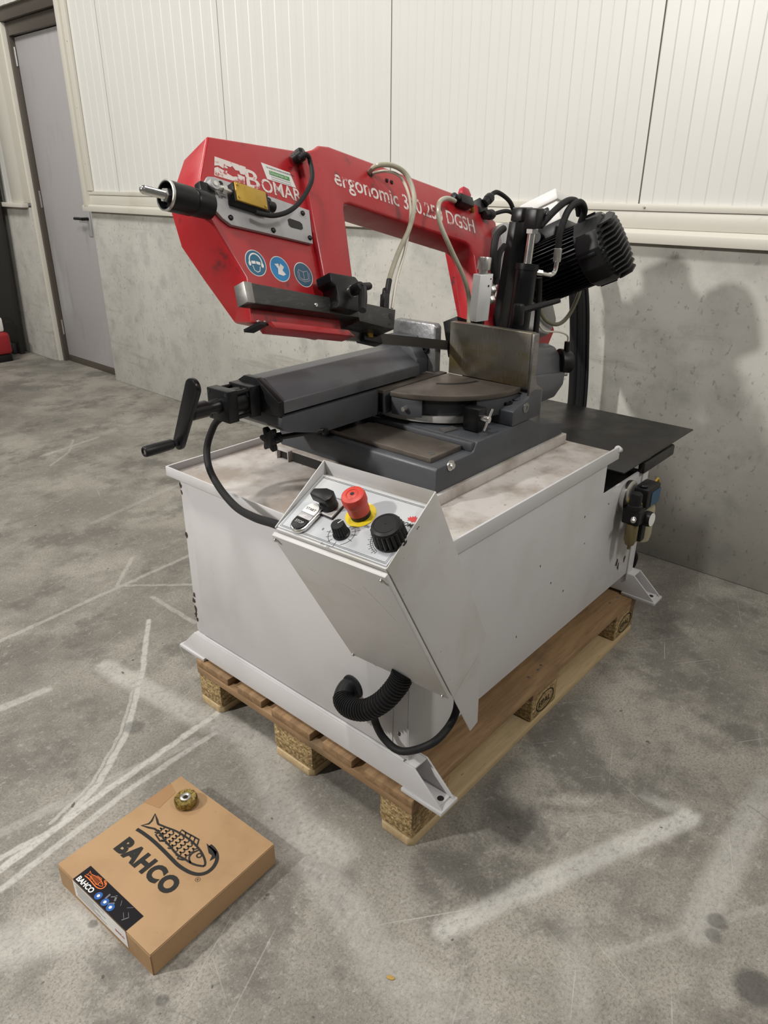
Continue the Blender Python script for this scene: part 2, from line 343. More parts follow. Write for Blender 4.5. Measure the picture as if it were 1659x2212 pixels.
def lettering(name, body, fr, size, mat, parent, bold=0.0, c=.0005, align='LEFT', squeeze=1.0, shear=0.0, label=None, spacing=1.0):
    """flat print: the frame's x is the reading direction, its y is up"""
    cu = bpy.data.curves.new(name + '_curve', 'FONT'); cu.body = body; cu.size = size; cu.align_x = align; cu.shear = shear; cu.space_character = spacing
    cu.offset = bold * size; cu.fill_mode = 'FRONT'; cu.resolution_u = 4
    o = bpy.data.objects.new(name + '_tmp', cu); COL.objects.link(o)
    bpy.context.view_layer.update()
    me = bpy.data.meshes.new_from_object(o.evaluated_get(bpy.context.evaluated_depsgraph_get()))
    vs = [fr.P(v.co.x * squeeze, v.co.y, c) for v in me.vertices]; fs = [tuple(p.vertices) for p in me.polygons]
    bpy.data.objects.remove(o); bpy.data.curves.remove(cu); bpy.data.meshes.remove(me)
    m = MB(); m.v = vs; m.f = fs
    return m.build(name, mat, parent, flip=False, label=label)
def screw(p, ax, r, h, mat, parent, name='screw', n=14, hexed=False):
    m = MB()
    if hexed: m.cyl(p, V(p) + V(ax).normalized() * h, r, n=6)
    else: m.lathe([(r, 0), (r, h * .5), (r * .75, h), (r * .35, h), (r * .3, h * .6)], p, ax, n)
    return m.build(name, mat, parent)
# ------------------------------------------------------------------ setting
m = MB(); m.box((-6, -6, -.12), (2.2, 9.5, 0)); structure(m.build('floor', FLOORM), 'worn grey concrete floor with scuffs and tyre tracks')
WALL = F((1.7674, 0, 0), (.01944, .99981, 0), (-.99981, .01944, 0), (0, 0, 1))       # P(along, out of the wall, up)
m = MB(); m.box((-5, -.22, 0), (4.42, 0, 1.2), WALL); m.box((5.40, -.22, 0), (9.2, 0, 1.2), WALL)
m2 = MB(); m2.box((-6, 9.3, 0), (2.1, 9.5, 4.6)); structure(m2.build('wall_left', PANELW), 'plain pale hall wall far off to the left')
wall = structure(m.build('wall_back', WALLM, bevel=.004), 'grey cast concrete lower wall below white cladding')
def cladding(s0, s1, z0, z1):
    per = .0948; prof = []; s = s0
    prof.append((s0, -.06)); prof.append((s0, 0.0))
    n = max(1, round((s1 - s0) / per)); per = (s1 - s0) / n
    for i in range(n):
        a = s0 + i * per
        prof += [(a + .002, .0), (a + per * .46, .0), (a + per * .50, .0022), (a + per * .95, .0022), (a + per * .995, 0)]
    prof += [(s1, -.06)]
    mm = MB(); mm.prism(prof, z0, z1, WALL); return mm.build('wall_panel', PANELW, wall, smooth=20)
for k in range(-4, 4):
    a = .43 + 1.19 * k; b = a + 1.19
    if a > 4.3: continue
    cladding(a + .0025, min(b, 4.36) - .0025, 1.30, 4.2)
m = MB(); m.box((-4.4, -.07, 1.2), (4.36, -.015, 4.2), WALL); m.build('joint_backing', SEAM, wall)
cladding(5.62, 7.0, 1.23, 4.2); cladding(4.36, 5.62, 2.50, 4.2)
# sill, ledge board and upper angle of the cladding
m = MB(); sp = [(0, 1.199), (.034, 1.199), (.034, 1.2335), (.013, 1.2460), (0, 1.2460)]; m.loft([WALL.P(-4.6, d_, z_) for d_, z_ in sp], [WALL.P(4.47, d_, z_) for d_, z_ in sp])
structure(m.build('trim_1', CREAM, bevel=.002), 'cream metal sill on top of the concrete wall')
m = MB(); m.box((-4.6, 0.0, 1.2463), (4.44, .012, 1.304), WALL); structure(m.build('trim_2', CREAM, bevel=.003), 'cream board above the sill')
m = MB(); m.box((-4.6, 0.0005, 1.3055), (4.44, .016, 1.329), WALL); structure(m.build('trim_3', CREAM, bevel=.0015), 'thin cream angle under the white cladding')
m = MB(); m.box((4.33, .004, 1.33), (4.385, .022, 4.2), WALL); structure(m.build('trim_4', CREAM, bevel=.002), 'narrow cream vertical trim beside the door')
m = MB(); m.box((4.386, -.20, 1.2322), (4.44, .036, 4.2), WALL); structure(m.build('trim_5', CREAM, bevel=.002), 'cream corner trim lining the door opening')
m = MB(); m.box((5.40, -.1, 1.2322), (5.615, .03, 4.2), WALL); structure(m.build('trim_6', CREAM, bevel=.002), 'cream pier cladding on the hinge side of the door')
m = MB(); m.box((5.40, 0, 1.2), (5.9, .05, 1.232), WALL); structure(m.build('trim_7', CREAM, bevel=.002), 'short cream sill left of the door')
for k, (s, z) in enumerate(((4.358, 1.50), (4.358, 1.83), (4.358, 2.2), (.40, 1.318), (-.02, 1.318))):
    m = MB(); q = WALL.P(s, .016, z); m.lathe([(.004, 0), (.004, .006), (.002, .009)], q, WALL.y, 8); m.build('rivet', ZINC, wall)
# door
m = MB(); m.box((4.44, -.13, .05), (5.33, -.085, 2.33), WALL); door = structure(m.build('door_1', DOORM, bevel=.003), 'grey steel door in the back wall')
m = MB(); m.box((5.335, -.15, 0), (5.372, -.05, 2.42), WALL); m.build('door_frame_post', BROWN, door, bevel=.003)
m = MB(); m.box((5.373, -.15, 0), (5.399, -.02, 2.42), WALL); m.build('door_frame_liner', CREAM, door, bevel=.002)
m = MB(); m.box((4.42, -.15, 2.335), (5.334, -.05, 2.42), WALL); m.build('door_frame_head', BROWN, door, bevel=.003)
m = MB(); m.box((4.30, -.12, 2.421), (5.62, -.02, 2.50), WALL); m.build('lintel_track', BROWN, door, bevel=.004)
m = MB(); m.box((4.44, -.125, .001), (5.33, -.08, .048), WALL); m.build('kick_rail', BROWN, door, bevel=.003)
m = MB(); q0 = WALL.P(4.63, -.085, 1.14); m.cyl(q0, WALL.P(4.63, -.03, 1.14), .011, n=12); m.tube([WALL.P(4.63, -.035, 1.14), WALL.P(4.69, -.033, 1.141), WALL.P(4.75, -.035, 1.14)], .010, 8, 3); m.build('door_handle', BLKP, door, label='black lever handle')
m = MB(); m.box((4.60, -.085, 1.02), (4.655, -.079, 1.19), WALL); m.build('handle_plate', PLATE, door, bevel=.001)
for z in (.22, 1.2, 2.15):
    m = MB(); m.cyl(WALL.P(5.334, -.075, z), WALL.P(5.334, -.075, z + .12), .008, n=10); m.build('hinge', ZINC, door)
# far left: added dark board in place of shaded wall, and a red canister
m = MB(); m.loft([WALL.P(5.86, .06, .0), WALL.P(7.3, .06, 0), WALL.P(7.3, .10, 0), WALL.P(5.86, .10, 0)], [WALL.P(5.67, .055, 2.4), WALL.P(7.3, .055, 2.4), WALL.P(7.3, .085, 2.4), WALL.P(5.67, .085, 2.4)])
bd = thing('shade_board', WALL.P(6.4, .06, 0), 'tall added board standing in for the dark shaded wall at the far left of the door', 'board')
m.build('panel', SHADEB, bd, bevel=.004)
m = MB(); m.box((5.9, .105, .0), (7.2, .14, .09), WALL); m.build('shade_board_rail', SHADEB, bd, bevel=.004)
can = thing('red_canister', WALL.P(5.80, .34, 0), 'red and white canister on the floor at the left picture edge', 'canister')
CF = WALL.at(5.80, .34, 0)
m = MB(); m.prism([(-.16, -.1), (.16, -.1), (.16, .1), (-.16, .1)], .06, .24, CF); m.build('body', REDT, can, bevel=.03, seg=3)
m = MB(); m.prism([(-.15, -.09), (.15, -.09), (.15, .09), (-.15, .09)], 0, .06, CF); m.build('base', BLKP, can, bevel=.01)
m = MB(); m.prism([(-.12, -.08), (.12, -.08), (.12, .08), (-.12, .08)], .24, .36, CF); m.build('white_top', WHITE, can, bevel=.02)
m = MB(); m.tube([CF.P(-.1, 0, .34), CF.P(-.08, 0, .42), CF.P(.08, 0, .42), CF.P(.1, 0, .34)], .012, 8, 4); m.build('handle', BLKP, can)

# ------------------------------------------------------------------ pallet
pal = thing('wooden_pallet', (.6, .4, 0), 'worn wooden pallet with chipboard blocks carrying the saw', 'pallet')
rnd = random.Random(3)
for (y0, y1) in ((0, .1), (.3275, .4725), (.7, .8)):
    m = MB(); m.prism([(.012, y0), (1.188, y0), (1.2, y0 + .012), (1.2, y1 - .012), (1.188, y1), (.012, y1), (0, y1 - .012), (0, y0 + .012)], 0, .022)
    m.build('bottom_board', WOODP, pal, bevel=.002)
for x0 in (0, .5275, 1.055):
    for (y0, y1) in ((.003, .1), (.3275, .4725), (.7, .797)):
        m = MB(); m.box((x0 + .003, y0, .0222), (x0 + .143, y1, .0998)); m.build('block', CHIP, pal, bevel=.005, seg=2)
    m = MB(); m.box((x0, 0.002, .1), (x0 + .145, .798, .1218)); m.build('cross_board', WOODY, pal, bevel=.002)
for (y0, y1) in ((0, .145), (.186, .286), (.3275, .4725), (.514, .614), (.655, .80)):
    dx = rnd.uniform(-.004, .003)
    m = MB(); m.box((dx, y0, .122), (1.2 + dx, y1, .144)); m.build('deck_board', WOODX, pal, bevel=.003)
SIDE = F((0, .0025, 0), (1, 0, 0), (0, 0, 1), (0, -1, 0))
for x0 in (.5275, 1.055):
    m = MB(); st = SIDE.at(x0 + .075, .061); n = 30
    m.ribbon([(.047 * math.cos(2 * math.pi * i / n), .030 * math.sin(2 * math.pi * i / n)) for i in range(n)], .004, st, closed=True)
    m.build('stamp_ring', INK, pal)
    lettering('stamp_lettering', 'EPAL', st.at(-.036, -.010), .030, INK, pal, c=.0006)
for x0 in (.10, .125, .56, .60, .64, 1.09, 1.12):
    for y0 in (.035, .11):
        m = MB(); m.lathe([(.0045, 0), (.0045, .0008), (.002, .0012)], (x0 + rnd.uniform(-.01, .01), y0 + rnd.uniform(-.01, .01), .144), (0, 0, 1), 8); m.build('nail_head', ZINC, pal)

# ------------------------------------------------------------------ cardboard box and wire wheel
th = math.radians(3); EX = (math.cos(th), math.sin(th), 0); EY = (-math.sin(th), math.cos(th), 0)
BX = F((-.554, .187, 0), EX, EY)
box = thing('cardboard_box', BX.P(.163, .163, 0), 'flat brown cardboard box with fish emblem lying on the floor', 'box')
m = MB(); m.box((0, 0, .0008), (.3235, .326, .0592), BX); m.build('carton', CARD, box, bevel=.0025)
m = MB(); m.box((.0005, .0006, .0592), (.323, .3254, .0602), BX); m.build('lid_flap', CARD, box, bevel=.0006)
for q in ((.0, .002),):
    m = MB(); m.box((-.0006, .0015, .0), (.0, .3245, .054), BX); m.build('end_flap', CARD, box)
    m = MB(); m.box((.002, -.0008, .002), (.3225, .0, .0585), BX); m.build('side_flap', CARD, box)
TOPF = F(BX.P(0, 0, .0604), EX, EY)                     # box top, x = EX, y = EY
def art(pts, wd, closed=False, name='emblem_stroke', mat=INK, fr=TOPF):
    mm = MB(); mm.ribbon(pts, wd, fr, closed=closed); return mm
def smooth2(pts, sub=5, closed=False):
    P = [V((x, y)) for x, y in pts]; out = []; n = len(P)
    for i in range(n if closed else n - 1):
        g = (lambda k: P[k % n]) if closed else (lambda k: P[min(max(k, 0), n - 1)])
        p0, p1, p2, p3 = g(i - 1), g(i), g(i + 1), g(i + 2)
        for k in range(sub):
            t = k / sub; q = .5 * (2 * p1 + (p2 - p0) * t + (2 * p0 - 5 * p1 + 4 * p2 - p3) * t * t + (3 * p1 - p0 - 3 * p2 + p3) * t ** 3); out.append((q.x, q.y))
    if not closed: out.append((P[-1].x, P[-1].y))
    return out
hook = [(0.1596,0.2721),(0.1617,0.2526),(0.163,0.2211),(0.1619,0.1869),(0.1595,0.152),(0.1576,0.1236),(0.1593,0.1003),(0.1637,0.081),(0.1719,0.0664),(0.1853,0.0583),(0.2018,0.0585),(0.2174,0.0663),(0.2272,0.0788),(0.2321,0.0947),(0.2326,0.108)]
barb = [(0.2318,0.1178),(0.2179,0.0937),(0.2185,0.0835),(0.2056,0.0763),(0.2184,0.0734),(0.2310,0.0824)]
back = [(0.198,0.246),(0.2042,0.2224),(0.2108,0.1984),(0.2145,0.1658),(0.2145,0.1396),(0.2112,0.1149),(0.2049,0.0945),(0.197,0.0798),(0.1902,0.075)]
belly = [(0.1902,0.075),(0.1823,0.0892),(0.178,0.1039),(0.176,0.1218),(0.1732,0.144),(0.1762,0.1688),(0.1791,0.1941),(0.1843,0.2174),(0.1853,0.2409)]
tail = [(0.198,0.246),(0.204,0.2581),(0.2115,0.2758),(0.1948,0.2652),(0.1854,0.2634),(0.1726,0.2726),(0.1789,0.2544),(0.1853,0.2409)]
gill = [(0.1776,0.1044),(0.1841,0.1178),(0.196,0.1215),(0.2091,0.1175)]
def fish(fr, k, mat, par, wd):
    mm = MB(); S = lambda P: [(x * k, y * k) for x, y in P]
    mm.ribbon(S(smooth2(hook)), wd * 1.75, fr); mm.poly(S(barb), fr)
    for P, w_ in ((smooth2(back), wd), (smooth2(belly), wd), (tail, wd), (smooth2(gill), wd * .8)): mm.ribbon(S(P), w_, fr, th=.0005)
    mm.ribbon(S([(0.2129,0.1877),(0.2214,0.1905),(0.2224,0.1758),(0.2254,0.1585),(0.2278,0.139),(0.2148,0.1296)]), wd * .8, fr)
    for a, b_ in (((.2222, .178), (.2140, .170)), ((.2245, .163), (.2145, .156)), ((.2262, .150), (.2145, .142))): mm.ribbon(S([a, b_]), wd * .7, fr)
    mm.ribbon(S([(0.1847,0.2235),(0.177,0.2266),(0.1719,0.2033),(0.1781,0.1955)]), wd * .8, fr)
    mm.ribbon(S([(0.1741,0.1399),(0.1676,0.1356),(0.1715,0.125),(0.1775,0.1181)]), wd * .8, fr)
    n = 14; mm.ribbon(S([(.2013 + .0052 * math.cos(2 * math.pi * i / n), .1053 + .0052 * math.sin(2 * math.pi * i / n)) for i in range(n)]), wd * .7, fr, closed=True)
    for r in range(8):                                   # rows of scales
        y = .132 + r * .0145; lo = max(.1735 + max(0, (y - .17)) * .13, .1735); hi = .2145 - max(0, y - .175) * .19
        cnt = 4 if r < 5 else 3
        for c in range(cnt):
            w_ = (hi - lo) / cnt; x = lo + (c + .5) * w_
            if r % 2: x -= w_ * .25
            mm.ribbon(S([(x + w_ * .5 * math.cos(t), y - .0085 * math.sin(t)) for t in [math.pi * i / 6 for i in range(7)]]), wd * .65, fr)
    return mm.build('fish_emblem', mat, par, flip=False)
fish(TOPF, 1.0, INK, box, .0047)
READ = F(TOPF.P(.0985, .268, 0), (-V(EY)), EX)          # text reads towards -EY, up is +EX
lettering('brand_lettering', 'BAHCO', READ, .053, INK, box, bold=.055, squeeze=.97, spacing=1.10, label='large black capital lettering')
rg = TOPF.at(.1608, .06); m = MB(); m.ribbon([(.0052 * math.cos(2 * math.pi * i / 16), .0052 * math.sin(2 * math.pi * i / 16)) for i in range(16)], .0007, rg, closed=True); m.build('registered_ring', INK, box)
lettering('registered_mark', 'R', F(TOPF.P(.158, .0622), (-V(EY)), EX), .0075, INK, box)
m = MB(); m.poly([(.217, .3255), (.292, .3255), (.282, .292), (.228, .283)], TOPF, .0003); m.build('tape_patch', CARDT, box)
# the sticker folded over the edge
m = MB(); m.poly([(.0, .078), (.0405, .0775), (.0412, .266), (.0, .266)], TOPF, .0004); st = m.build('sticker', pm('sticker_black', (.012, .011, .013), .25), box, label='black and white product sticker folded over the edge')
ENDF = F(BX.P(-.0009, 0, 0), -V(EY), (0, 0, 1), -V(EX))  # near end face, x reads towards -EY
m = MB(); m.poly([(-.266, .012), (-.078, .012), (-.078, .0600), (-.266, .0600)], ENDF, .0004); m.build('sticker_paper', PAPER, box)
LF = F(TOPF.P(.0005, .1995, .0003), EX, EY)
fish(F(TOPF.P(-.0225, .1815, .0003), EX, EY), .265, ORANGE, box, .0012)
lettering('sticker_lettering', 'BAHCO', F(TOPF.P(.0035, .2610, .0003), -V(EY), EX), .0158, PAPER, box, bold=.03)
for (x, y) in ((.0105, .188), (.0105, .165), (.0105, .146)):
    m = MB(); m.disc(x, y, .0085, TOPF, .0009, 20); m.build('blue_icon', NAVY, box)
    m = MB(); m.disc(x, y, .0038, TOPF, .0012, 5); m.build('icon_figure', PAPER, box)
rn = random.Random(5)
pg = pm('sticker_grey', (.16, .155, .17), .3)
for i in range(9):
    x = rn.uniform(.008, .034); y = rn.uniform(.085, .175); a = rn.uniform(-1, 1)
    m = MB(); m.ribbon([(x, y), (min(.039, x + .012 * math.cos(a)), y + .014 * math.sin(a))], rn.choice((.001, .002, .004)), TOPF, th=.0007); m.build('sticker_picture', pg, box)
for i in range(7):
    m = MB(); y = .020 + i * .0056; m.ribbon([(-.258 + .003 * (i % 2), y), (-.150 - .02 * (i % 3), y)], .0011, ENDF, th=.0008); m.build('small_print', INK, box)
lettering('sticker_mark', 'BAHCO', ENDF.at(-.118, .030), .009, REDINK, box, c=.0008, bold=.02)
# a scrap of wood on the floor
wcp = thing('wood_chip', (-.2575, -.158, 0), 'tiny tan wood chip on the bare floor in front of the pallet', 'wood chip')
m = MB(); m.prism([(-.0085, -.002), (-.004, -.0042), (.005, -.0036), (.009, .0005), (.004, .0042), (-.006, .0036)], .0002, .0022, F((-.2575, -.158, 0), (.35, -.94, 0), (.94, .35, 0))); m.build('chip', pm('tan_chip', (.40, .25, .06), .6), wcp, bevel=.0006)
# brass wire wheel
wc = V((-.291, .445, .0606))
ww = thing('wire_wheel_brush', wc, 'small brass wire wheel brush lying on the cardboard box', 'brush')
m = MB(); n = 420; rn = random.Random(11)
for i in range(n):
    a = 2 * math.pi * i / n + rn.uniform(-.01, .01); z0 = .012 + rn.uniform(-.006, .006); r1 = .0272 + rn.uniform(-.0012, .0006) - abs(z0 - .012) * .3; z1 = max(.0015, .012 + (z0 - .012) * 1.5 + rn.uniform(-.001, .001))
    a2 = a + rn.uniform(-.07, .07); d = V((math.cos(a), math.sin(a), 0)); e = V((math.cos(a2), math.sin(a2), 0))
    t = V((-math.sin(a), math.cos(a), 0)) * .0004
    p0 = wc + d * .012 + V((0, 0, z0)); p1 = wc + e * r1 + V((0, 0, z1))
    m.add([p0 - t, p0 + t, p1 + t, p1 - t, p0 + V((0, 0, .0012)), p1 + V((0, 0, .0012))], [(0, 1, 2, 3), (0, 3, 5, 4), (1, 4, 5, 2), (0, 4, 1), (3, 2, 5)])
o = m.build('wire_bristles', WIRE, ww)
m = MB(); m.lathe([(.010, .004), (.024, .003), (.0265, .0075), (.0268, .0165), (.024, .021), (.012, .0205), (.010, .020)], wc, (0, 0, 1), 40, False); m.build('wire_body', WIRE, ww)
m = MB(); m.lathe([(.0055, .0), (.012, .001), (.0125, .019), (.012, .0225), (.0085, .0235), (.0055, .0215), (.0055, .0)], wc, (0, 0, 1), 28, False); m.build('hub', ZINC, ww)
# ------------------------------------------------------------------ the band saw
saw = thing('band_saw', (.6, .42, .144), 'red and grey metal band saw on a light grey cabinet standing on the pallet', 'band saw')
# --- cabinet
m = MB(); m.box((.023, .037, .226), (.884, .813, .704)); cab = m.build('cabinet', GREY, saw, bevel=.006)
m = MB()
m.box((.884, .037, .226), (1.195, .043, .590)); m.box((.884, .807, .226), (1.195, .813, .590)); m.box((1.189, .043, .226), (1.195, .807, .575)); m.box((.884, .043, .226), (1.189, .807, .232))
m.build('rear_tank', GREY, saw, bevel=.002)
m = MB(); m.box((1.155, .030, .20), (1.197, .0368, .625)); m.build('rear_end_post', GREY, saw, bevel=.002)
m = MB(); m.prism_y([(.0235, .2265), (1.1545, .2265), (1.1545, .590), (.884, .590), (.884, .7035), (.0235, .7035)], .0345, .0369); m.build('side_panel', GREY, saw, bevel=.0008)
m = MB(); m.box((.0205, .078, .228), (.0228, .772, .700)); m.build('front_panel', GREY, saw, bevel=.001)
rn = random.Random(2)
def chips(mat, fr, pts, par, name='paint_chip'):
    for (x, y, r) in pts:
        mm = MB(); k = 9; mm.poly([(x + r * rn.uniform(.4, 1.1) * math.cos(2 * math.pi * i / k), y + r * 1.6 * rn.uniform(.4, 1.1) * math.sin(2 * math.pi * i / k)) for i in range(k)], fr, .0004); mm.build(name, mat, par, flip=False)
RUSTC = pm('bare_brown_chip', (.045, .025, .02), .6)
FRF = F((.0226, 0, 0), (0, -1, 0), (0, 0, 1), (-1, 0, 0)); RSF = F((0, .0344, 0), (1, 0, 0), (0, 0, 1), (0, -1, 0))
chips(RUSTC, FRF, [(-.808, .675, .006), (-.806, .655, .005), (-.807, .53, .006), (-.804, .345, .006), (-.808, .325, .008), (-.804, .30, .009), (-.806, .28, .008), (-.803, .265, .006), (-.10, .30, .004), (-.06, .285, .006), (-.13, .29, .003)], saw)
chips(RUSTC, RSF, [(1.06, .305, .012), (1.075, .285, .010), (1.12, .295, .009), (.55, .50, .003), (.62, .42, .003), (.78, .56, .003), (.80, .47, .002), (.7, .36, .003), (.46, .33, .003), (1.0, .5, .003), (.93, .55, .003)], saw)
# --- foot channels with cut ends
for (x0, x1) in ((.012, .062), (1.158, 1.212)):
    side = [(-.070, .155), (.008, .225), (.810, .225), (.878, .155)]
    m = MB()
    for xa, xb in ((x0, x0 + .005), (x1 - .005, x1)): m.loft([V((xa, y, z)) for y, z in side], [V((xb, y, z)) for y, z in side])
    m.box((x0 + .005, .008, .220), (x1 - .005, .810, .225)); m.box((x0 + .005, -.06, .155), (x1 - .005, .87, .159))
    ch = m.build('foot_channel', GREY, saw, bevel=.0015)
    for (y0, y1) in ((-.074, .04), (.77, .886)):
        m = MB(); m.box((x0 - .006, y0, .1445), (x1 + .006, y1, .1548)); m.build('foot_plate', GREY, ch, bevel=.002)
        yc = (y0 + .025) if y0 < 0 else (y1 - .025)
        m = MB(); m.lathe([(.0075, 0), (.0075, .0006)], ((x0 + x1) / 2, yc, .1592), (0, 0, 1), 16); m.build('bolt_hole', INK, ch)
m = MB(); m.tube([(.017, .80, .2265), (.0165, .6, .2275), (.017, .4, .2265), (.0165, .2, .2275), (.017, .04, .2265)], .0035, 6, 10); m.build('weld_seam', GREY, saw)
# --- chip tray
m = MB(); m.box((.002, .028, .7045), (.925, .822, .7085)); tray = m.build('chip_tray', TRAYM, saw)
m = MB(); m.box((-.002, .022, .703), (.002, .828, .729)); m.box((.002, .022, .692), (.925, .0278, .729)); m.box((.002, .8222, .703), (.925, .828, .729)); m.build('tray_rim', GREY, tray, bevel=.0012)
m = MB(); m.cyl((.915, .025, .723), (.945, .030, .711), .010, .008, n=12); m.build('rim_end', GREY, tray, bevel=.001)
m = MB(); m.box((.276, .177, .7087), (.905, .725, .7377)); m.build('riser_frame', TRAYM, saw, bevel=.003)
m = MB(); m.box((.262, .655, .7087), (.2758, .658, .7377)); m.box((.262, .700, .7087), (.2758, .703, .7377)); m.box((.262, .658, .7347), (.2758, .700, .7377)); m.build('frame_tube_end', TRAYM, saw)
m = MB(); m.box((.2745, .658, .7087), (.2757, .700, .7346)); m.box((.2745, .45, .7087), (.2757, .650, .7346)); m.build('tube_hollow', INK, saw)
# --- cast base
m = MB(); m.prism_y([(.292, .738), (.892, .738), (.890, .772), (.76, .799), (.70, .824), (.456, .824), (.440, .8005), (.296, .8005), (.292, .792)], .185, .720)
base = m.build('cast_base', DARK, saw, bevel=.004)
m = MB(); m.box((.312, .217, .8008), (.434, .545, .8135)); bed = m.build('bed_plate', TABLE, base, bevel=.0015)
m = MB(); m.box((.437, .190, .8008), (.4545, .56, .8243)); m.build('bed_step', DARK, base, bevel=.004)
m = MB(); m.lathe([(.009, 0), (.009, .001), (.005, .0012)], (.338, .236, .8135), (0, 0, 1), 18); m.build('bolt', STEEL, base)
m = MB(); m.lathe([(.013, 0), (.013, .003), (.007, .003), (.007, .010), (.003, .010)], (.345, .185, .795), (0, -1, 0), 18); m.build('bolt', ZINC, base)
m = MB(); m.box((.300, .545, .80), (.315, .56, .815)); m.build('set_screw_lug', DARK, base, bevel=.002)
# --- turntable
CT = (.675, .46)
def arc(r, a0, a1, n=40): return [(CT[0] + r * math.cos(math.radians(a0 + (a1 - a0) * i / n)), CT[1] + r * math.sin(math.radians(a0 + (a1 - a0) * i / n))) for i in range(n + 1)]
m = MB(); m.prism(arc(.205, 165, 292) + [(.73, .45), (.52, .56)], .8245, .830); m.build('turntable_foot', DARK, saw, bevel=.001)
m = MB(); m.prism(arc(.220, 165, 292) + [(.73, .45), (.52, .56)], .8302, .8475); m.build('scale_ring', WHITEM, saw, bevel=.001)
m = MB(); m.prism(arc(.212, 172, 288) + [(.70, .445), (.50, .448)], .8477, .880); tt = m.build('turntable', DARK, saw, bevel=.002)
m = MB(); m.prism(arc(.246, 184, 273, 50) + [(.686, .449), (.46, .4485)], .8955, .9082); m.build('table_disc', TABLE, tt, bevel=.0012)
m = MB(); m.prism(arc(.240, 184, 205, 12) + [(.50, .44), (.45, .448)], .8477, .8955); m.build('table_rib', DARK, tt, bevel=.002)
m = MB(); m.prism(arc(.240, 238, 273, 20) + [(.686, .30), (.60, .33)], .8477, .8955); m.build('table_rib', DARK, tt, bevel=.002)
m = MB(); m.prism(arc(.222, 200, 245, 26) + [(.6, .40), (.52, .43)], .8805, .8955); m.build('table_web', BLACK, tt)
m = MB(); a = [(CT[0] + (.115 + .0065) * math.cos(t), CT[1] - .01 + (.115 + .0065) * math.sin(t)) for t in [math.radians(205 + 60 * i / 16) for i in range(17)]]
b = [(CT[0] + (.115 - .0065) * math.cos(t), CT[1] - .01 + (.115 - .0065) * math.sin(t)) for t in [math.radians(265 - 60 * i / 16) for i in range(17)]]
m.prism(a + b, .9084, .9088); m.build('arc_slot', INK, tt)
m = MB(); m.prism([(.425, .462), (.70, .462), (.70, .66), (.425, .66)], .8477, .906); m.build('left_table', TABLE, tt, bevel=.0015)
m = MB(); m.prism([(.425, .4595), (.52, .4595), (.52, .48), (.425, .48)], .845, .900); m.build('left_table_side', DARK, tt, bevel=.001)
m = MB(); m.cyl((.447, .40, .868), (.430, .40, .868), .006, n=10); m.build('stop_screw', ZINC, tt)
# clamp with chrome tommy bar
m = MB(); m.box((.508, .222, .8265), (.545, .268, .884)); cl = m.build('clamp_block', BLACK, saw, bevel=.002)
m = MB(); m.cyl((.52, .222, .862), (.518, .196, .862), .0085, n=16); m.build('clamp_screw', CHROME, cl, bevel=.0015)
m = MB(); m.cyl((.535, .200, .885), (.50, .199, .838), .0035, n=10); m.build('tommy_bar', CHROME, cl)
m = MB(); m.prism([(.455, .285), (.50, .275), (.508, .30), (.468, .31)], .8243, .828); m.build('pointer', STEEL, saw)
# --- fixed jaw
m = MB(); m.box((.688, .196, .9085), (.712, .449, 1.049)); fj = m.build('fixed_jaw', JAW, saw, bevel=.0015)
m = MB(); m.prism_y([(.689, .803), (.756, .800), (.756, .895), (.722, .915), (.714, .94), (.714, 1.047), (.689, 1.047)], .188, .1955); m.build('jaw_end_plate', STEEL, fj, bevel=.001)
m = MB(); m.prism_y([(.7125, .825), (.80, .825), (.80, .86), (.74, 1.0), (.7125, 1.03)], .26, .42); m.build('jaw_bracket', DARK, fj, bevel=.003)
m = MB(); m.prism_y([(.612, .8245), (.752, .8245), (.752, .895), (.715, .902), (.700, .898), (.684, .884), (.655, .876), (.632, .872), (.612, .862)], .1865, .250); jf = m.build('jaw_foot', DARK, saw, bevel=.003)
m = MB(); m.lathe([(.013, 0), (.013, .004), (.009, .006), (.008, .006), (.0075, .002)], (.640, .222, .8725), (0, 0, 1), 20); m.build('cap_bolt', BLACK, jf)
m = MB(); m.lathe([(.011, 0), (.010, .002)], (.670, .215, .881), (-.2, 0, 1), 18); m.build('plug', DARK, jf)
m = MB(); m.lathe([(.0135, 0), (.0135, .002), (.006, .003), (.0055, .001)], (.672, .1865, .862), (0, -1, 0), 20); m.build('cap_bolt', STEEL, jf)
# --- movable jaw and vise arm
m = MB(); m.prism([(.466, .912), (.62, .912), (.62, 1.036), (.612, 1.044), (.475, 1.044), (.466, 1.036)], 0, .026, F((.647, 0, 0), (0, 1, 0), (0, 0, 1), (1, 0, 0))); mj = m.build('movable_jaw', CAST, saw, bevel=.004)
m = MB(); m.prism([(.49, .912), (.49, .955), (.53, 1.010), (.60, 1.010), (.66, .955), (.66, .912)], 0, .05, F((.597, 0, 0), (0, 1, 0), (0, 0, 1), (1, 0, 0))); m.build('jaw_carrier', DARK, mj, bevel=.006)
for y, z in ((.497, .975), (.61, .985)):
    m = MB(); m.lathe([(.010, 0), (.010, .008), (.006, .008), (.0055, .003)], (.647, y, z), (-1, 0, 0), 16); m.build('cap_bolt', BLACK, mj)
armp = [(.481, .912), (.481, .941), (.552, .983), (.594, .983), (.665, .941), (.665, .912)]
m = MB(); m.prism(armp, .104, .600, F((0, 0, 0), (0, 1, 0), (0, 0, 1), (1, 0, 0))); arm = m.build('vise_arm', HOUS, saw, bevel=.003)
m = MB(); m.prism([(.478, .909), (.478, .943), (.551, .986), (.595, .986), (.668, .943), (.668, .909)], .088, .1038, F((0, 0, 0), (0, 1, 0), (0, 0, 1), (1, 0, 0))); m.build('arm_end_plate', BLACK, arm, bevel=.0015)
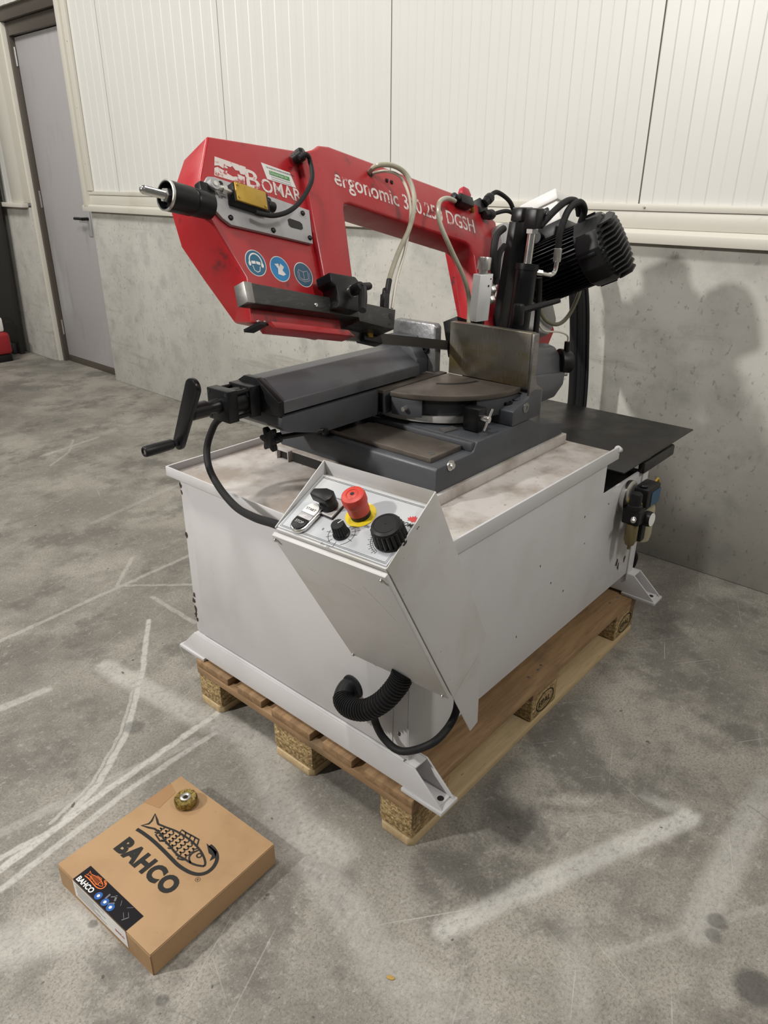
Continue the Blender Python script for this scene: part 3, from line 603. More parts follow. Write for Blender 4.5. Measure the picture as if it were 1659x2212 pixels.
m = MB(); m.loft([V((.095, .56, .90)), V((.11, .4815, .867)), V((.24, .4815, .830)), V((.43, .4815, .838)), V((.43, .4815, .9055)), V((.095, .4815, .9055))],
                 [V((.095, .60, .90)), V((.11, .664, .867)), V((.24, .664, .830)), V((.43, .664, .838)), V((.43, .664, .9055)), V((.095, .664, .9055))])
m2 = MB(); m2.prism_y([(.098, .9055), (.098, .880), (.115, .866), (.225, .838), (.43, .838), (.43, .9055)], .4815, .664); m2.build('vise_base', DARK, saw, bevel=.003)
m = MB(); m.prism_y([(.30, .8012), (.424, .8012), (.424, .8375), (.225, .8375)], .56, .66); m.build('vise_pedestal', DARK, saw, bevel=.003)
# hydraulic vise cylinder
cy, cz = .577, .937
m = MB(); m.box((.058, cy - .0375, cz - .036), (.0875, cy + .0375, cz + .036)); hc = m.build('vise_cylinder_cap', BLACK, saw, bevel=.002)
m = MB(); m.box((-.004, cy - .0375, cz - .036), (.024, cy + .0375, cz + .036)); m.build('cylinder_head', BLACK, hc, bevel=.002)
m = MB(); m.cyl((.024, cy, cz), (.058, cy, cz), .031, n=28); m.build('cylinder_barrel', BLACK, hc)
for dy, dz in ((-.030, -.028), (.030, -.028), (-.030, .028), (.030, .028)):
    m = MB(); m.cyl((.024, cy + dy, cz + dz), (.058, cy + dy, cz + dz), .005, n=10); m.build('tie_rod', BLACK, hc)
    m = MB(); m.lathe([(.0045, 0), (.0045, .0008)], (-.004, cy + dy, cz + dz), (-1, 0, 0), 12); m.build('socket_screw', INK, hc)
m = MB(); m.lathe([(.0175, 0), (.0165, .012), (.0145, .016), (.0145, .03), (.0185, .033), (.0185, .072), (.015, .076)], (-.004, cy, cz), (-1, 0, 0), 26); m.build('spindle', BLACK, saw)
# hand crank
top = V((0, .547, .998)); bot = V((0, .622, .860)); d = (bot - top); L_ = d.length; d.normalize(); side = V((0, d.z, -d.y))
CF2 = F((-.078, top.y, top.z), d, side, (-1, 0, 0))
n = 12; out = []
for i in range(n + 1):
    t = math.pi / 2 + math.pi * i / n; out.append((.021 * math.cos(t), .021 * math.sin(t)))
for i in range(n + 1):
    t = -math.pi / 2 + math.pi * i / n; out.append((L_ + .016 * math.cos(t), .016 * math.sin(t)))
m = MB(); m.prism(out, 0, .013, CF2); crank = m.build('crank_arm', BLACK, saw, bevel=.003)
hp = CF2.P(L_ - .002, 0, .013)
m = MB(); m.lathe([(.0085, 0), (.0085, .01), (.0115, .014), (.0125, .05), (.0120, .080), (.0105, .083), (.007, .083), (.006, .079)], hp, (-1, .02, -.01), 22); m.build('crank_handle', BLKP, crank)
m = MB(); m.lathe([(.006, 0), (.006, .001), (.003, .001)], hp + V((-.0795, .0016, -.001)), (-1, .02, -.01), 14); m.build('handle_screw', ZINC, crank)
m = MB(); m.tube([(.010, .590, .902), (.002, .608, .882), (-.010, .626, .829), (-.030, .597, .791), (-.060, .521, .770), (-.10, .413, .769), (-.15, .290, .800), (-.185, .195, .830), (-.200, .142, .842)], .0082, 12, 8); m.build('power_cable', RUB, saw, label='black cable drooping from the vise cylinder to the control box')
# star knob
sk = F((.108, .531, .842), (0, 1, 0), (0, 0, 1), (-1, 0, 0)); pts = []
for i in range(60):
    t = 2 * math.pi * i / 60; r = .0245 + .0065 * math.cos(6 * t); pts.append((r * math.cos(t), r * math.sin(t)))
m = MB(); m.prism(pts, 0, .014, sk); kn = m.build('star_knob', BLKP, saw, bevel=.003)
m = MB(); m.cyl((.108, .531, .842), (.128, .523, .842), .013, .012, n=16); m.build('knob_boss', BLKP, kn)
m = MB(); m.cyl((.128, .523, .842), (.225, .482, .845), .0065, n=12); m.build('knob_shaft', BLACK, kn)
m = MB(); m.box((.222, .472, .834), (.236, .481, .848)); m.build('shaft_lug', BLACK, kn, bevel=.002)

# --- control box
yw = math.radians(4)
KS = .905; Q = V((-.2067, -.0970, .8523)); EU = V((-math.sin(yw), math.cos(yw), 0)); ES = V((math.cos(yw), math.sin(yw), 0)); UPZ = V((0, 0, 1))
CB = F(Q, ES, UPZ, EU, KS)              # P(depth, height, width from the right side)
Wd_ = .266
m = MB()
m.prism([(.0, -.003), (.140, .064), (.150, .062), (.255, -.130), (.255, -.404), (.244, -.424)], .0022, Wd_ - .0022, CB)
m.prism([(.2551, -.1302), (.372, -.345), (.352, -.385), (.2551, -.4042)], .0022, .120, CB)
cb = m.build('control_box', GREYC, saw, bevel=.0015)
sidep = [(0, 0), (.1445, .0935), (.382, -.342), (.360, -.372), (.368, -.578), (.336, -.584)]
m = MB(); m.prism(sidep, -.0005, .0020, CB); m.build('side_plate', GREYC, cb, bevel=.0006)
m = MB(); m.prism([(0, 0), (.1445, .0935), (.258, -.115), (.258, -.405), (.244, -.426)], Wd_ - .002, Wd_ + .0005, CB); m.build('side_plate', GREYC, cb, bevel=.0006)
m = MB(); m.prism([(.1440, .0935), (.1465, .0925), (.153, .060), (.1505, .060)], 0, Wd_, CB); m.build('back_rim', GREYC, cb, bevel=.0005)
m = MB(); m.ribbon([(.249, -.426), (.356, -.374)], .0025, F(CB.P(0, 0, -.0005), ES, UPZ, -EU, KS)); m.build('fold_line', GREYC, cb)
# sloping key plate
kdir = V((.140, .067)).normalized()
KP = F(CB.P(0, -.003, 0) + V((0, 0, .0015)), EU, (ES * kdir.x + UPZ * kdir.y), None, KS)    # x = to the left (EU), y = up the slope
if KP.z.z < 0: KP.z = -KP.z
KX = F(KP.P(Wd_, 0, 0), -EU, KP.y, KP.z, KS)           # reading frame: x from left to right, y up the slope
klen = math.hypot(.140, .067)
m = MB(); m.box((.004, .004, 0), (Wd_ - .004, klen - .003, .0012), KX); kp = m.build('key_plate', PANEL, cb)
m = MB()
for o_ in (.008, .0105): m.ribbon([(o_, o_), (Wd_ - o_, o_), (Wd_ - o_, klen - o_), (o_, klen - o_)], .0009, KX, th=.0016, closed=True)
m.build('border_line', INK, cb)
def kx(wl, s): return (Wd_ - wl, s / kdir.x)       # measured width-from-right and depth -> reading frame
# emergency stop
ex_, ey_ = kx(.119, .079); E0 = KX.at(ex_, ey_, .0014)
m = MB(); m.lathe([(r_ * KS, h_ * KS) for r_, h_ in [(.030, 0), (.030, .0012)]], E0.o, KX.z, 40); m.build('yellow_disc', YEL, cb)
m = MB(); m.lathe([(r_ * KS, h_ * KS) for r_, h_ in [(.0195, .0012), (.0195, .010), (.018, .012)]], E0.o, KX.z, 32); m.build('stop_collar', BLKP, cb)
m = MB(); m.lathe([(r_ * KS, h_ * KS) for r_, h_ in [(.0205, .012), (.0208, .030), (.0222, .034), (.0232, .037), (.0232, .049), (.0212, .0545), (.016, .0565), (.012, .0565), (.0115, .0555), (.010, .0565), (.004, .0568)]], E0.o, KX.z, 40); m.build('emergency_stop', REDP, cb, label='red mushroom emergency stop button')
m = MB(); m.disc(0, 0, .004, E0.at(0, 0, .0568), .0004, 12); m.build('button_mark', INK, cb)
# selector switch
sx, sy = kx(.189, .074); S0 = KX.at(sx, sy, .0014)
m = MB(); m.box((-.026, -.024, 0), (.026, .024, .004), S0.rot(-4)); sp = m.build('selector_plate', BLKP, cb, bevel=.002)
m = MB(); m.box((-.0235, -.0215, .004), (.0235, .0215, .0048), S0.rot(-4)); m.build('selector_label', GREYC, cb)
m = MB(); m.lathe([(r_ * KS, h_ * KS) for r_, h_ in [(.0175, .0048), (.017, .012), (.0165, .018)]], S0.o, KX.z, 32); m.build('selector_collar', BLKP, cb)
m = MB(); m.prism([(-.031, -.0075), (-.031, .0075), (-.005, .016), (.012, .014), (.018, .006), (.018, -.006), (.012, -.014), (-.005, -.011)], .018, .037, S0.rot(2)); m.build('selector_lever', BLKP, cb, bevel=.002)
# start / stop double button
bx_, by_ = kx(.214, .036); B0 = KX.at(bx_, by_, .0014).rot(-4); B0.k *= 1.12
def stad(w2, h2, n=12): return [(w2 * math.cos(t), h2 + w2 * math.sin(t)) for t in [math.pi * i / n for i in range(n + 1)]] + [(w2 * math.cos(t), -h2 + w2 * math.sin(t)) for t in [math.pi + math.pi * i / n for i in range(n + 1)]]
m = MB(); m.prism(stad(.0175, .0155), 0, .008, B0); m.build('push_button_bezel', CHROME, cb, bevel=.0025)
m = MB(); m.prism([(x, y) for x, y in stad(.0145, .0155) if y >= 0] + [(-.0145, .004), (.0145, .004)][::1], .008, .0105, B0) if False else m.prism([(.0145, .006)] + [(.0145 * math.cos(t), .0155 + .0145 * math.sin(t)) for t in [math.pi * i / 10 for i in range(11)]] + [(-.0145, .006)], .008, .0108, B0); m.build('start_button', WHITE, cb, bevel=.0015)
m = MB(); m.prism([(.0145, -.0055), (.0145, .0055), (-.0145, .0055), (-.0145, -.0055)], .008, .0100, B0); m.build('button_lamp', PLATE, cb, bevel=.001)
m = MB(); m.prism([(-.0145, -.006)] + [(.0145 * math.cos(t), -.0155 + .0145 * math.sin(t)) for t in [math.pi + math.pi * i / 10 for i in range(11)]] + [(.0145, -.006)], .008, .0108, B0); m.build('stop_button', BLKP, cb, bevel=.0015)
lettering('start_lettering', 'START', B0.at(0, .0125, .0109), .0075, INK, cb, align='CENTER')
lettering('stop_lettering', 'STOP', B0.at(0, -.0175, .0109), .0075, GREYC, cb, align='CENTER')
m = MB(); m.ribbon([(-.005, 0), (.005, 0)], .0008, B0, c=.0101); m.ribbon([(0, -.003), (0, .003)], .0008, B0, c=.0101); m.build('lamp_mark', PAPER, cb)
# small speed knob with its dial
kx_, ky_ = kx(.1265, .032); K0 = KX.at(kx_, ky_, .0014)
def fluted(r, k, amp, n=72): return [((r + amp * (abs(math.cos(k * 2 * math.pi * i / n / 2)) - .5)) * math.cos(2 * math.pi * i / n), (r + amp * (abs(math.cos(k * 2 * math.pi * i / n / 2)) - .5)) * math.sin(2 * math.pi * i / n)) for i in range(n)]
m = MB(); m.lathe([(r_ * KS, h_ * KS) for r_, h_ in [(.0165, 0), (.0165, .003), (.0145, .005)]], K0.o, KX.z, 30); m.build('speed_knob_skirt', BLKP, cb)
m = MB(); m.loft([K0.P(x, y, .005) for x, y in fluted(.0140, 18, .0016)], [K0.P(x, y, .027) for x, y in fluted(.0118, 18, .0014)]); m.build('speed_knob', BLKP, cb)
m = MB(); m.ribbon([(0, .002), (.004, .0115)], .0014, K0, c=.0272); m.build('knob_pointer', WHITE, cb)
m = MB(); m.ribbon([(.026 * math.cos(t), .026 * math.sin(t)) for t in [math.radians(-60 + 105 * i / 16) for i in range(17)]], .0007, K0); m.ribbon([(.026 * math.cos(t), .026 * math.sin(t)) for t in [math.radians(180 + 70 * i / 12) for i in range(13)]], .0007, K0)
for t, r in ((75, .036), (55, .036), (35, .036), (15, .031), (-15, .030), (190, .032), (215, .03), (240, .03), (275, .034)):
    a = math.radians(t); m.ribbon([(.019 * math.cos(a), .019 * math.sin(a)), (r * math.cos(a), r * math.sin(a))], .0007, K0)
m.build('speed_dial', INK, cb)
for txt, x, y in (('150', .012, .040), ('200', .026, .0385), ('250', .035, .032), ('0', -.039, -.004), ('0', -.019, -.034), ('50', -.005, -.036)): lettering('dial_number', txt, K0.at(x - .005, y - .002), .0075, INK, cb)
# large black pressure knob
bx_, by_ = kx(.030, .053); G0 = KX.at(bx_, by_, .0014)
m = MB(); m.lathe([(r_ * KS, h_ * KS) for r_, h_ in [(.031, 0), (.0315, .004), (.030, .006)]], G0.o, KX.z, 36); m.build('pressure_knob_skirt', BLKP, cb)
m = MB(); m.loft([G0.P(x, y, .006) for x, y in fluted(.0295, 20, .004, 120)], [G0.P(x, y, .034) for x, y in fluted(.0280, 20, .003, 120)]); m.build('pressure_knob', BLKP, cb)
m = MB(); m.lathe([(r_ * KS, h_ * KS) for r_, h_ in [(.0285, .0335), (.0268, .0385), (.022, .0405), (.0215, .0398), (.020, .0398), (.0195, .0404), (.001, .0406)]], G0.o, KX.z, 40, False); m.build('pressure_knob_cap', BLKP, cb)
m = MB(); m.ribbon([(.038 * math.cos(t), .038 * math.sin(t)) for t in [math.radians(180 + 75 * i / 14) for i in range(15)]], .0007, G0); m.ribbon([(.034 * math.cos(t), .034 * math.sin(t)) for t in [math.radians(180 + 75 * i / 14) for i in range(15)]], .0007, G0)
for i in range(11):
    a = math.radians(180 + 7.5 * i); r = .044 if i % 2 else .041; m.ribbon([(.034 * math.cos(a), .034 * math.sin(a)), (r * math.cos(a), r * math.sin(a))], .0006, G0)
m.build('pressure_dial', INK, cb)
# maple leaf mark and name
lx, ly = kx(.018, .101); M0 = KX.at(lx, ly, .0014)
leaf = [(0, .011), (.002, .007), (.005, .0085), (.0045, .004), (.010, .0055), (.009, .003), (.0135, .0005), (.009, -.001), (.0095, -.0035), (.004, -.003), (.001, -.0055), (-.004, -.003), (-.0095, -.004), (-.0085, -.001), (-.013, .001), (-.0085, .003), (-.010, .006), (-.005, .0045), (-.005, .0085), (-.002, .0065)]
m = MB(); m.poly(leaf, M0, .0004); m.build('maple_leaf', REDINK, cb, flip=False)
lettering('maker_lettering', 'BOMAR', M0.at(.001, -.0165), .0115, INK, cb, align='CENTER', bold=.012, shear=.2)
# cover on the sloping front
fdir = V((.244, -.424)).normalized(); FC = F(CB.P(0, 0, Wd_), -EU, ES * fdir.x + UPZ * fdir.y, None, KS)
if FC.z.dot(V((-1, 0, 0))) < 0: FC.z = -FC.z
m = MB(); m.box((-.004, .010, .003), (Wd_ + .001, .478, .0135), FC); fc = m.build('front_cover', GREYC, cb, bevel=.002)
for x, y in ((.003, .020), (Wd_ - .010, .022), (.004, .470), (Wd_ - .012, .470)): screw(FC.P(x, y, .0135), FC.z, .0045, .004, CHROME, cb, 'cover_screw')
SCR = pm('bare_scratch', (.62, .61, .60), .4)
m = MB()
for P in ([(.19, .075), (.236, .175)], [(.19, .075), (.206, .077)], [(.13, .10), (.17, .118), (.185, .118), (.235, .118), (.245, .115)], [(.245, .170), (.256, .175)], [(.05, .09), (.075, .10)]): m.ribbon(P, .0007, FC, c=.0136)
m.build('scratch', SCR, cb)
# bracket behind the box and the corner guard below it
# corrugated conduit and cable loop below the box
m = MB(); pts = [(.035, .196, .345), (.010, .205, .342), (-.018, .190, .335), (-.030, .155, .338), (-.030, .110, .358), (-.025, .066, .402), (-.015, .035, .455), (-.010, .025, .49)]
m.tube(pts, .0225, 16, 24, lambda i: .0225 + (.0018, .0018, -.0022, -.0022)[i % 4] * (1 if i > 44 else .0)); m.build('conduit', BLKP, saw, smooth=25, label='black corrugated conduit under the control box')
m = MB(); m.lathe([(.030, 0), (.029, .004), (.024, .005)], (.0205, .197, .345), (-1, 0, 0), 24); m.build('conduit_grommet', RUB, saw)
m = MB(); m.tube([(-.01, .07, .42), (-.02, .092, .36), (-.015, .098, .325), (-.010, .075, .285), (-.005, .028, .275), (.017, -.032, .317), (.075, -.038, .335), (.104, -.034, .372), (.105, -.02, .43)], .0085, 12, 10); m.build('cable_loop', RUB, saw, label='black rubber cable loop below the control box')

# --- saw bow
BF = F((.40965, .5, 1.23723), (.9781, 0, -.2079), (.1884, .4226, .8865), (.0879, -.9063, .4134))
U = [(-.172, -.135), (-.170, .195), (-.150, .212), (-.118, .226), (-.099, .240), (-.064, .247), (.494, .252), (.600, .238), (.665, .207), (.640, .10), (.610, -.033), (.600, -.20), (.462, -.20), (.480, -.05), (.494, .075), (.480, .100), (.462, .106), (-.030, .117), (-.048, .112), (-.054, .095), (-.076, -.135)]
m = MB(); m.prism(U, -.078, 0, BF); bow = m.build('saw_bow', RED, saw, bevel=.007, seg=3)
fr_ = [(-.13, .220), (-.416, .176), (-.454, .085), (-.471, .022), (-.446, .0), (-.386, -.106), (-.394, -.200), (-.13, -.200)]
bk_ = [(-.13, .215), (-.413, .170), (-.446, .11), (-.470, .050), (-.461, -.022), (-.420, -.085), (-.360, -.168), (-.13, -.190)]
m = MB(); m.loft([BF.P(x, y, -.012) for x, y in fr_], [BF.P(x, y, -.102) for x, y in bk_]); head = m.build('wheel_head', RED, saw, bevel=.005, seg=3)
m = MB(); m.prism([(-.173, .02), (-.13, .02), (-.13, .215), (-.165, .2)], -.04, -.004, BF); m.build('head_step', RED, head, bevel=.004)
m = MB(); m.prism([(-.365, -.2015), (-.135, -.2015), (-.118, -.214), (-.355, -.214)], -.03, .012, BF); m.build('blade_guard', RED, head, bevel=.001)
m = MB(); m.prism([(-.385, -.206), (-.36, -.206), (-.36, -.200), (-.385, -.200)], -.05, -.0, BF); m.build('guard_bracket', BLACK, head)
for x in (-.378, -.362): screw(BF.P(x, -.196, -.012), BF.z, .0035, .003, ZINC, head)
# drive wheel housing on the far side
dh = [(.52, .215), (.63, .222), (.78, .20), (.90, .13), (.97, .02), (.985, -.10), (.90, -.17), (.80, -.20), (.60, -.20), (.52, -.1)]
m = MB(); m.prism(dh, -.115, -.030, BF); drv = m.build('drive_wheel_housing', RED, saw, bevel=.006)
m = MB(); m.prism([(.60, -.05), (.62, .17), (.655, .195), (.69, .19), (.72, .12), (.86, .08), (.87, -.10), (.80, -.15), (.66, -.14)], -.0298, .040, BF); gb = m.build('gearbox', pm('gearbox_grey', (.40, .39, .39), .38), saw, bevel=.012, seg=3)
for t in range(6):
    a = math.radians(60 * t + 20); screw(BF.P(.745 + .082 * math.cos(a), .0 + .082 * math.sin(a), .040), BF.z, .006, .007, ZINC, gb, 'flange_bolt', hexed=True)
# --- motor
MC = BF.at(.758, .032, 0)
m = MB(); m.lathe([(.090, .041), (.092, .055), (.078, .060), (.076, .068)], MC.o, BF.z, 40); mot = m.build('motor_flange', BLACK, saw)
m = MB(); m.lathe([(.078, .066), (.080, .240)], MC.o, BF.z, 48); m.build('motor_body', BLACK, mot)
for i in range(44):
    a = 2 * math.pi * i / 44
    if .9 < a < 1.75: continue
    f2 = F(MC.o, (BF.x * math.cos(a) + BF.y * math.sin(a)), BF.z)
    m = MB(); m.box((.078, .072, -.0013), (.0935, .236, .0013), f2); m.build('cooling_fin', BLACK, mot)
m = MB(); m.lathe([(.099, .228), (.1005, .230), (.1005, .286), (.097, .298), (.085, .304), (.001, .304)], MC.o, BF.z, 12, False); fan = m.build('fan_cover', BLKP, saw, smooth=20, bevel=.002)
for k in (20, 110, 200, 290):
    a = math.radians(k); f2 = F(MC.o, (BF.x * math.cos(a) + BF.y * math.sin(a)), BF.z); m = MB(); m.box((.096, .232, -.004), (.1035, .284, .004), f2); m.build('cover_clip', BLKP, fan, bevel=.001)
    m = MB(); m.lathe([(.0035, 0), (.003, .003)], MC.o + (BF.x * math.cos(a) + BF.y * math.sin(a)) * .088 + BF.z * .302, BF.z, 10); m.build('cover_screw', ZINC, fan)
G = F(MC.o, (BF.x * math.cos(math.radians(32)) + BF.y * math.sin(math.radians(32))), (BF.y * math.cos(math.radians(32)) - BF.x * math.sin(math.radians(32))), BF.z)
for i in range(12):                        # chevron grille bars
    y = -.082 + i * .0149; h = math.sqrt(max(.0965 ** 2 - y * y, .0004)); k = .026
    m = MB(); A = [(-h, .303), (-h, .312), (-h * .45, .334), (h * .45, .334), (h, .312), (h, .303)]
    m.loft([G.P(x, y - .0022 - .010 * (1 - abs(x) / .1), z) for x, z in A], [G.P(x, y + .0022 - .010 * (1 - abs(x) / .1), z) for x, z in A]); m.build('grille_bar', BLKP, fan)
# terminal box
TB = F(BF.P(.765, .052, 0), BF.x, BF.y, BF.z)
m = MB(); m.box((-.044, .100, .066), (.076, .158, .180), TB); tb = m.build('terminal_box', WHITE, saw, bevel=.004)
m = MB(); m.box((-.050, .1585, .060), (.082, .192, .186), TB); m.build('terminal_lid', WHITE, tb, bevel=.005)
m = MB(); m.box((-.048, .050, .075), (.060, .0998, .19), TB); m.build('terminal_base', BLACK, tb, bevel=.003)
m = MB(); m.cyl(TB.P(-.045, .072, .10), TB.P(-.066, .072, .10), .018, n=18); m.build('cable_gland', BLKP, tb)
m = MB(); m.box((-.0515, .112, .08), (-.044, .148, .15), TB); m.build('switch_frame', BLKP, tb, bevel=.001)
m = MB(); m.box((-.0540, .118, .086), (-.0516, .142, .144), TB); m.build('switch_face', WHITE, tb, bevel=.001)
# --- head details
HF = BF.at(0, 0, -.012)
m = MB(); m.prism([(-.455, .032), (-.452, .070), (-.442, .083), (-.425, .086), (-.172, .072), (-.181, -.006), (-.405, -.006), (-.425, .004)], .0005, .009, HF); tp = m.build('switch_plate', PLATE, saw, bevel=.001)
for x, y in ((-.415, .074), (-.292, .068), (-.196, .060), (-.188, .006), (-.295, .003), (-.405, .008)):
    m = MB(); m.lathe([(.0058, 0), (.0052, .003), (.003, .0045), (.001, .0045)], HF.P(x, y, .009), BF.z, 14); m.build('button_screw', BLACK, tp)
m = MB(); m.prism([(x + .0 * y, y) for x, y in [(-.246 + .0, .036), (-.246, .024), (-.240, .020), (-.210, .020), (-.204, .024), (-.204, .034), (-.210, .038), (-.240, .040)]], .0091, .0096, HF); m.build('plate_slot', INK, tp)
SW = HF.at(-.355, .050, .009).rot(-3)
m = MB(); m.box((-.048, -.020, 0), (.042, .020, .022), SW); m.cyl(SW.P(.042, 0, .012), SW.P(.062, 0, .012), .011, n=16); ls = m.build('limit_switch', BLKP, saw, bevel=.002)
m = MB(); m.box((-.046, -.019, .0222), (.032, .019, .027), SW); m.build('switch_cover', BRASS, ls, bevel=.0015, label='worn yellow metal cover')
for x, y in ((-.041, .014), (-.041, -.012), (.026, -.013)):
    m = MB(); m.lathe([(.0032, 0), (.0028, .0015)], SW.P(x, y, .027), BF.z, 12); m.build('cover_screw', BRASS, ls)
m = MB(); m.cyl(SW.P(-.048, .002, .012), SW.P(-.085, .004, .012), .0055, n=12); m.lathe([(.009, 0), (.009, .010)], SW.P(-.060, .0025, .012), -SW.x, 6); m.build('plunger', ZINC, ls)
m = MB(); m.cyl(SW.P(-.088, .006, .006), SW.P(-.088, .006, .018), .011, n=20); m.build('roller', PLATE, ls)
m = MB(); m.cyl(SW.P(-.088, .006, .018), SW.P(-.088, .006, .0195), .005, n=12); m.build('roller_pin', CHROME, ls)
m = MB(); m.box((-.118, -.030, -.010), (-.084, .008, .010), SW); m.build('trip_bracket', BLACK, ls, bevel=.003)
# blade tension knob: hub, sleeve, nut, threaded rod along the bow
T0 = BF.P(-.452, .022, -.004); TX = -BF.x
m = MB(); m.lathe([(.025, 0), (.0255, .034), (.0245, .038), (.0235, .039), (.0235, .042), (.0265, .044), (.0272, .094), (.0268, .0975), (.0232, .0975), (.022, .082)], T0, TX, 40); tk = m.build('tension_sleeve', BLACK, saw)
m = MB(); m.lathe([(.0273, .0930), (.0275, .0978), (.0250, .0982), (.0247, .0940)], T0, TX, 40, False); m.build('sleeve_edge', ZINC, tk)
m = MB(); m.lathe([(.0125, .078), (.0135, .080), (.0135, .098), (.0125, .1005)], T0, TX, 6); m.build('tension_nut', ZINC, tk)
prof = [(.0075, .075)]
for i in range(20): prof += [(.0079, .100 + i * .0022), (.0068, .1011 + i * .0022)]
prof += [(.0066, .145), (.004, .148)]
m = MB(); m.lathe(prof, T0, TX, 24); m.build('threaded_rod', CHROME, tk, smooth=50)
# lettering and stickers on the head
lettering('maker_lettering', 'B', HF.at(-.340, .0925), .054, WHITEP, saw, bold=.018, squeeze=1.35)
lettering('maker_lettering', 'OMAR', HF.at(-.296, .0918), .041, WHITEP, saw, bold=.014, squeeze=.98)
lg = HF.at(-.418, .095)
m = MB(); m.poly([(0, 0), (.076, .0), (.080, .016), (.062, .018), (.060, .012), (.048, .009), (.034, .013), (.036, .018), (.026, .017), (.012, .020), (.004, .016)], lg); m.poly([(.005, .021), (.016, .024), (.026, .021), (.040, .024), (.034, .029), (.046, .028), (.052, .032), (.058, .025), (.068, .026), (.070, .020), (.082, .021), (.088, .039), (.010, .041)], lg); m.build('leaf_logo', WHITEP, saw, flip=False)
m = MB(); m.poly([(-.275, .122), (-.191, .122), (-.202, .154), (-.284, .156)], HF, .0004); m.build('dealer_sticker', PAPER, saw)
m = MB(); m.ribbon([(-.265, .139), (-.207, .138)], .009, HF, th=.0008); m.build('dealer_name_bar', GREEN, saw)
DS = F(HF.P(-.272, .1475, .0004), BF.x, BF.y, BF.z)
lettering('dealer_lettering', 'TECHNISCHE HANDELSONDERNEMING', DS, .0046, INK, saw)
lettering('dealer_lettering', 'Schuurman bv', F(HF.P(-.264, .1355, .0010), BF.x, BF.y, BF.z), .0088, PAPER, saw)
m = MB()
for y_ in (.1305, .1255): m.ribbon([(-.262, y_), (-.205, y_ - .0008)], .0016, HF, th=.0007)
m.build('dealer_small_print', PLATE, saw)
for k, (x, y, mt) in enumerate(((-.353, -.072, TEAL), (-.288, -.075, BLUE), (-.221, -.078, BLUED))):
    s_ = HF.at(x, y); m = MB(); m.disc(0, 0, .0275, s_, .0003, 32); m.build('safety_sticker', PAPER, saw); m = MB(); m.disc(0, 0, .0258, s_, .0006, 32); m.build('safety_sign_field', mt, saw)
    m = MB()
    if k == 0:
        m.ribbon([(.0165 * math.cos(t), .002 + .0175 * math.sin(t)) for t in [math.radians(-10 + 200 * i / 14) for i in range(15)]], .003, s_, th=.0009)
        m.poly([(-.012, .003), (-.001, .004), (-.001, -.002), (-.011, -.003)], s_, .0009); m.poly([(.001, .004), (.012, .003), (.011, -.003), (.001, -.002)], s_, .0009)
        m.disc(-.0165, -.003, .005, s_, .001, 12, .7); m.disc(.0165, -.003, .005, s_, .001, 12, .7); m.ribbon([(-.010, -.006), (-.007, -.016), (0, -.019), (.007, -.016), (.010, -.006)], .0016, s_, th=.0009)
    elif k == 1:
        m.poly([(-.014, .009), (-.003, .011), (-.001, .004), (.003, .012), (.012, .006), (.006, -.002), (.014, -.010), (.006, -.014), (-.008, -.012), (-.006, .0)], s_, .0009)
    else:
        m.ribbon([(-.013, -.008), (-.013, .010), (0, .006), (.013, .010), (.013, -.008), (0, -.012)], .0016, s_, th=.0009, closed=True); m.ribbon([(0, .006), (0, -.012)], .0014, s_, th=.0009); m.ribbon([(-.017, -.010), (-.017, .006)], .0012, s_, th=.0009); m.ribbon([(-.017, -.011), (0, -.016), (.017, -.011), (.017, .006)], .0012, s_, th=.0009)
    m.build('safety_pictogram', PAPER if k < 2 else PLATE, saw, flip=False)
lettering('model_lettering', 'ergonomic 320.250 DGSH', BF.at(-.072, .1535).rot(-.6), .0565, WHITEP, saw, bold=.012, squeeze=.985, label='worn white model name on the beam')
# cable gland on the head and its cable
m = MB(); m.lathe([(.0125, 0), (.0125, .010), (.0145, .011), (.0145, .022), (.010, .028)], BF.P(-.186, .186, -.006), V(BF.z) + BF.x * .35 + BF.y * .2, 12); m.build('cable_gland', BLKP, saw)
m = MB(); m.tube([(.245, .550, 1.440), (.262, .545, 1.447), (.273, .545, 1.434), (.253, .520, 1.398), (.201, .497, 1.360), (.150, .482, 1.338), (.103, .480, 1.330), (.066, .490, 1.336)], .0050, 10, 8); m.build('switch_cable', RUB, saw)
# --- guide bar, clamp and blade
m = MB(); m.prism([(-.416, -.131), (-.100, -.137), (-.100, -.172), (-.424, -.172)], -.010, .020, BF); gbar = m.build('guide_bar', pm('dark_machined_bar', (.045, .044, .043), .35, .5, [(25, .5, .75, (.10, .095, .09), (1, 4, 4))]), saw, bevel=.0015)
m = MB(); m.prism([(-.1, -.134), (.042, -.139), (.020, -.190), (-.1, -.180)], -.045, .019, BF); gblk = m.build('guide_block', MATS['dark_machined_bar'], saw, bevel=.0015)
m = MB(); m.box((-.424, -.172, -.0101), (-.404, -.1305, .0205), BF); m.build('bar_end', STEEL, gbar, bevel=.001)
screw(BF.P(-.235, -.158, .020), BF.z, .0045, .003, ZINC, gbar)
m = MB(); m.disc(.018, -.158, .0075, BF, .0196, 16); m.disc(.008, -.178, .003, BF, .0196, 10); m.build('guide_hole', INK, gblk)
m = MB(); m.prism([(-.035, -.203), (.030, -.209), (.030, -.186), (-.035, -.180)], -.058, -.030, BF); m.build('carbide_guide', BLACK, gblk, bevel=.002)
m = MB(); m.box((-.022, -.196, -.0299), (-.006, -.186, -.026), BF); m.build('guide_screw', BRASS, gblk)
m = MB(); m.cyl(BF.P(.012, -.138, .008), BF.P(.026, -.100, .008), .0115, n=4); m.cyl(BF.P(.026, -.100, .008), BF.P(.034, -.086, .006), .0075, n=12); m.build('coolant_nozzle', BLACK, gblk, bevel=.001)
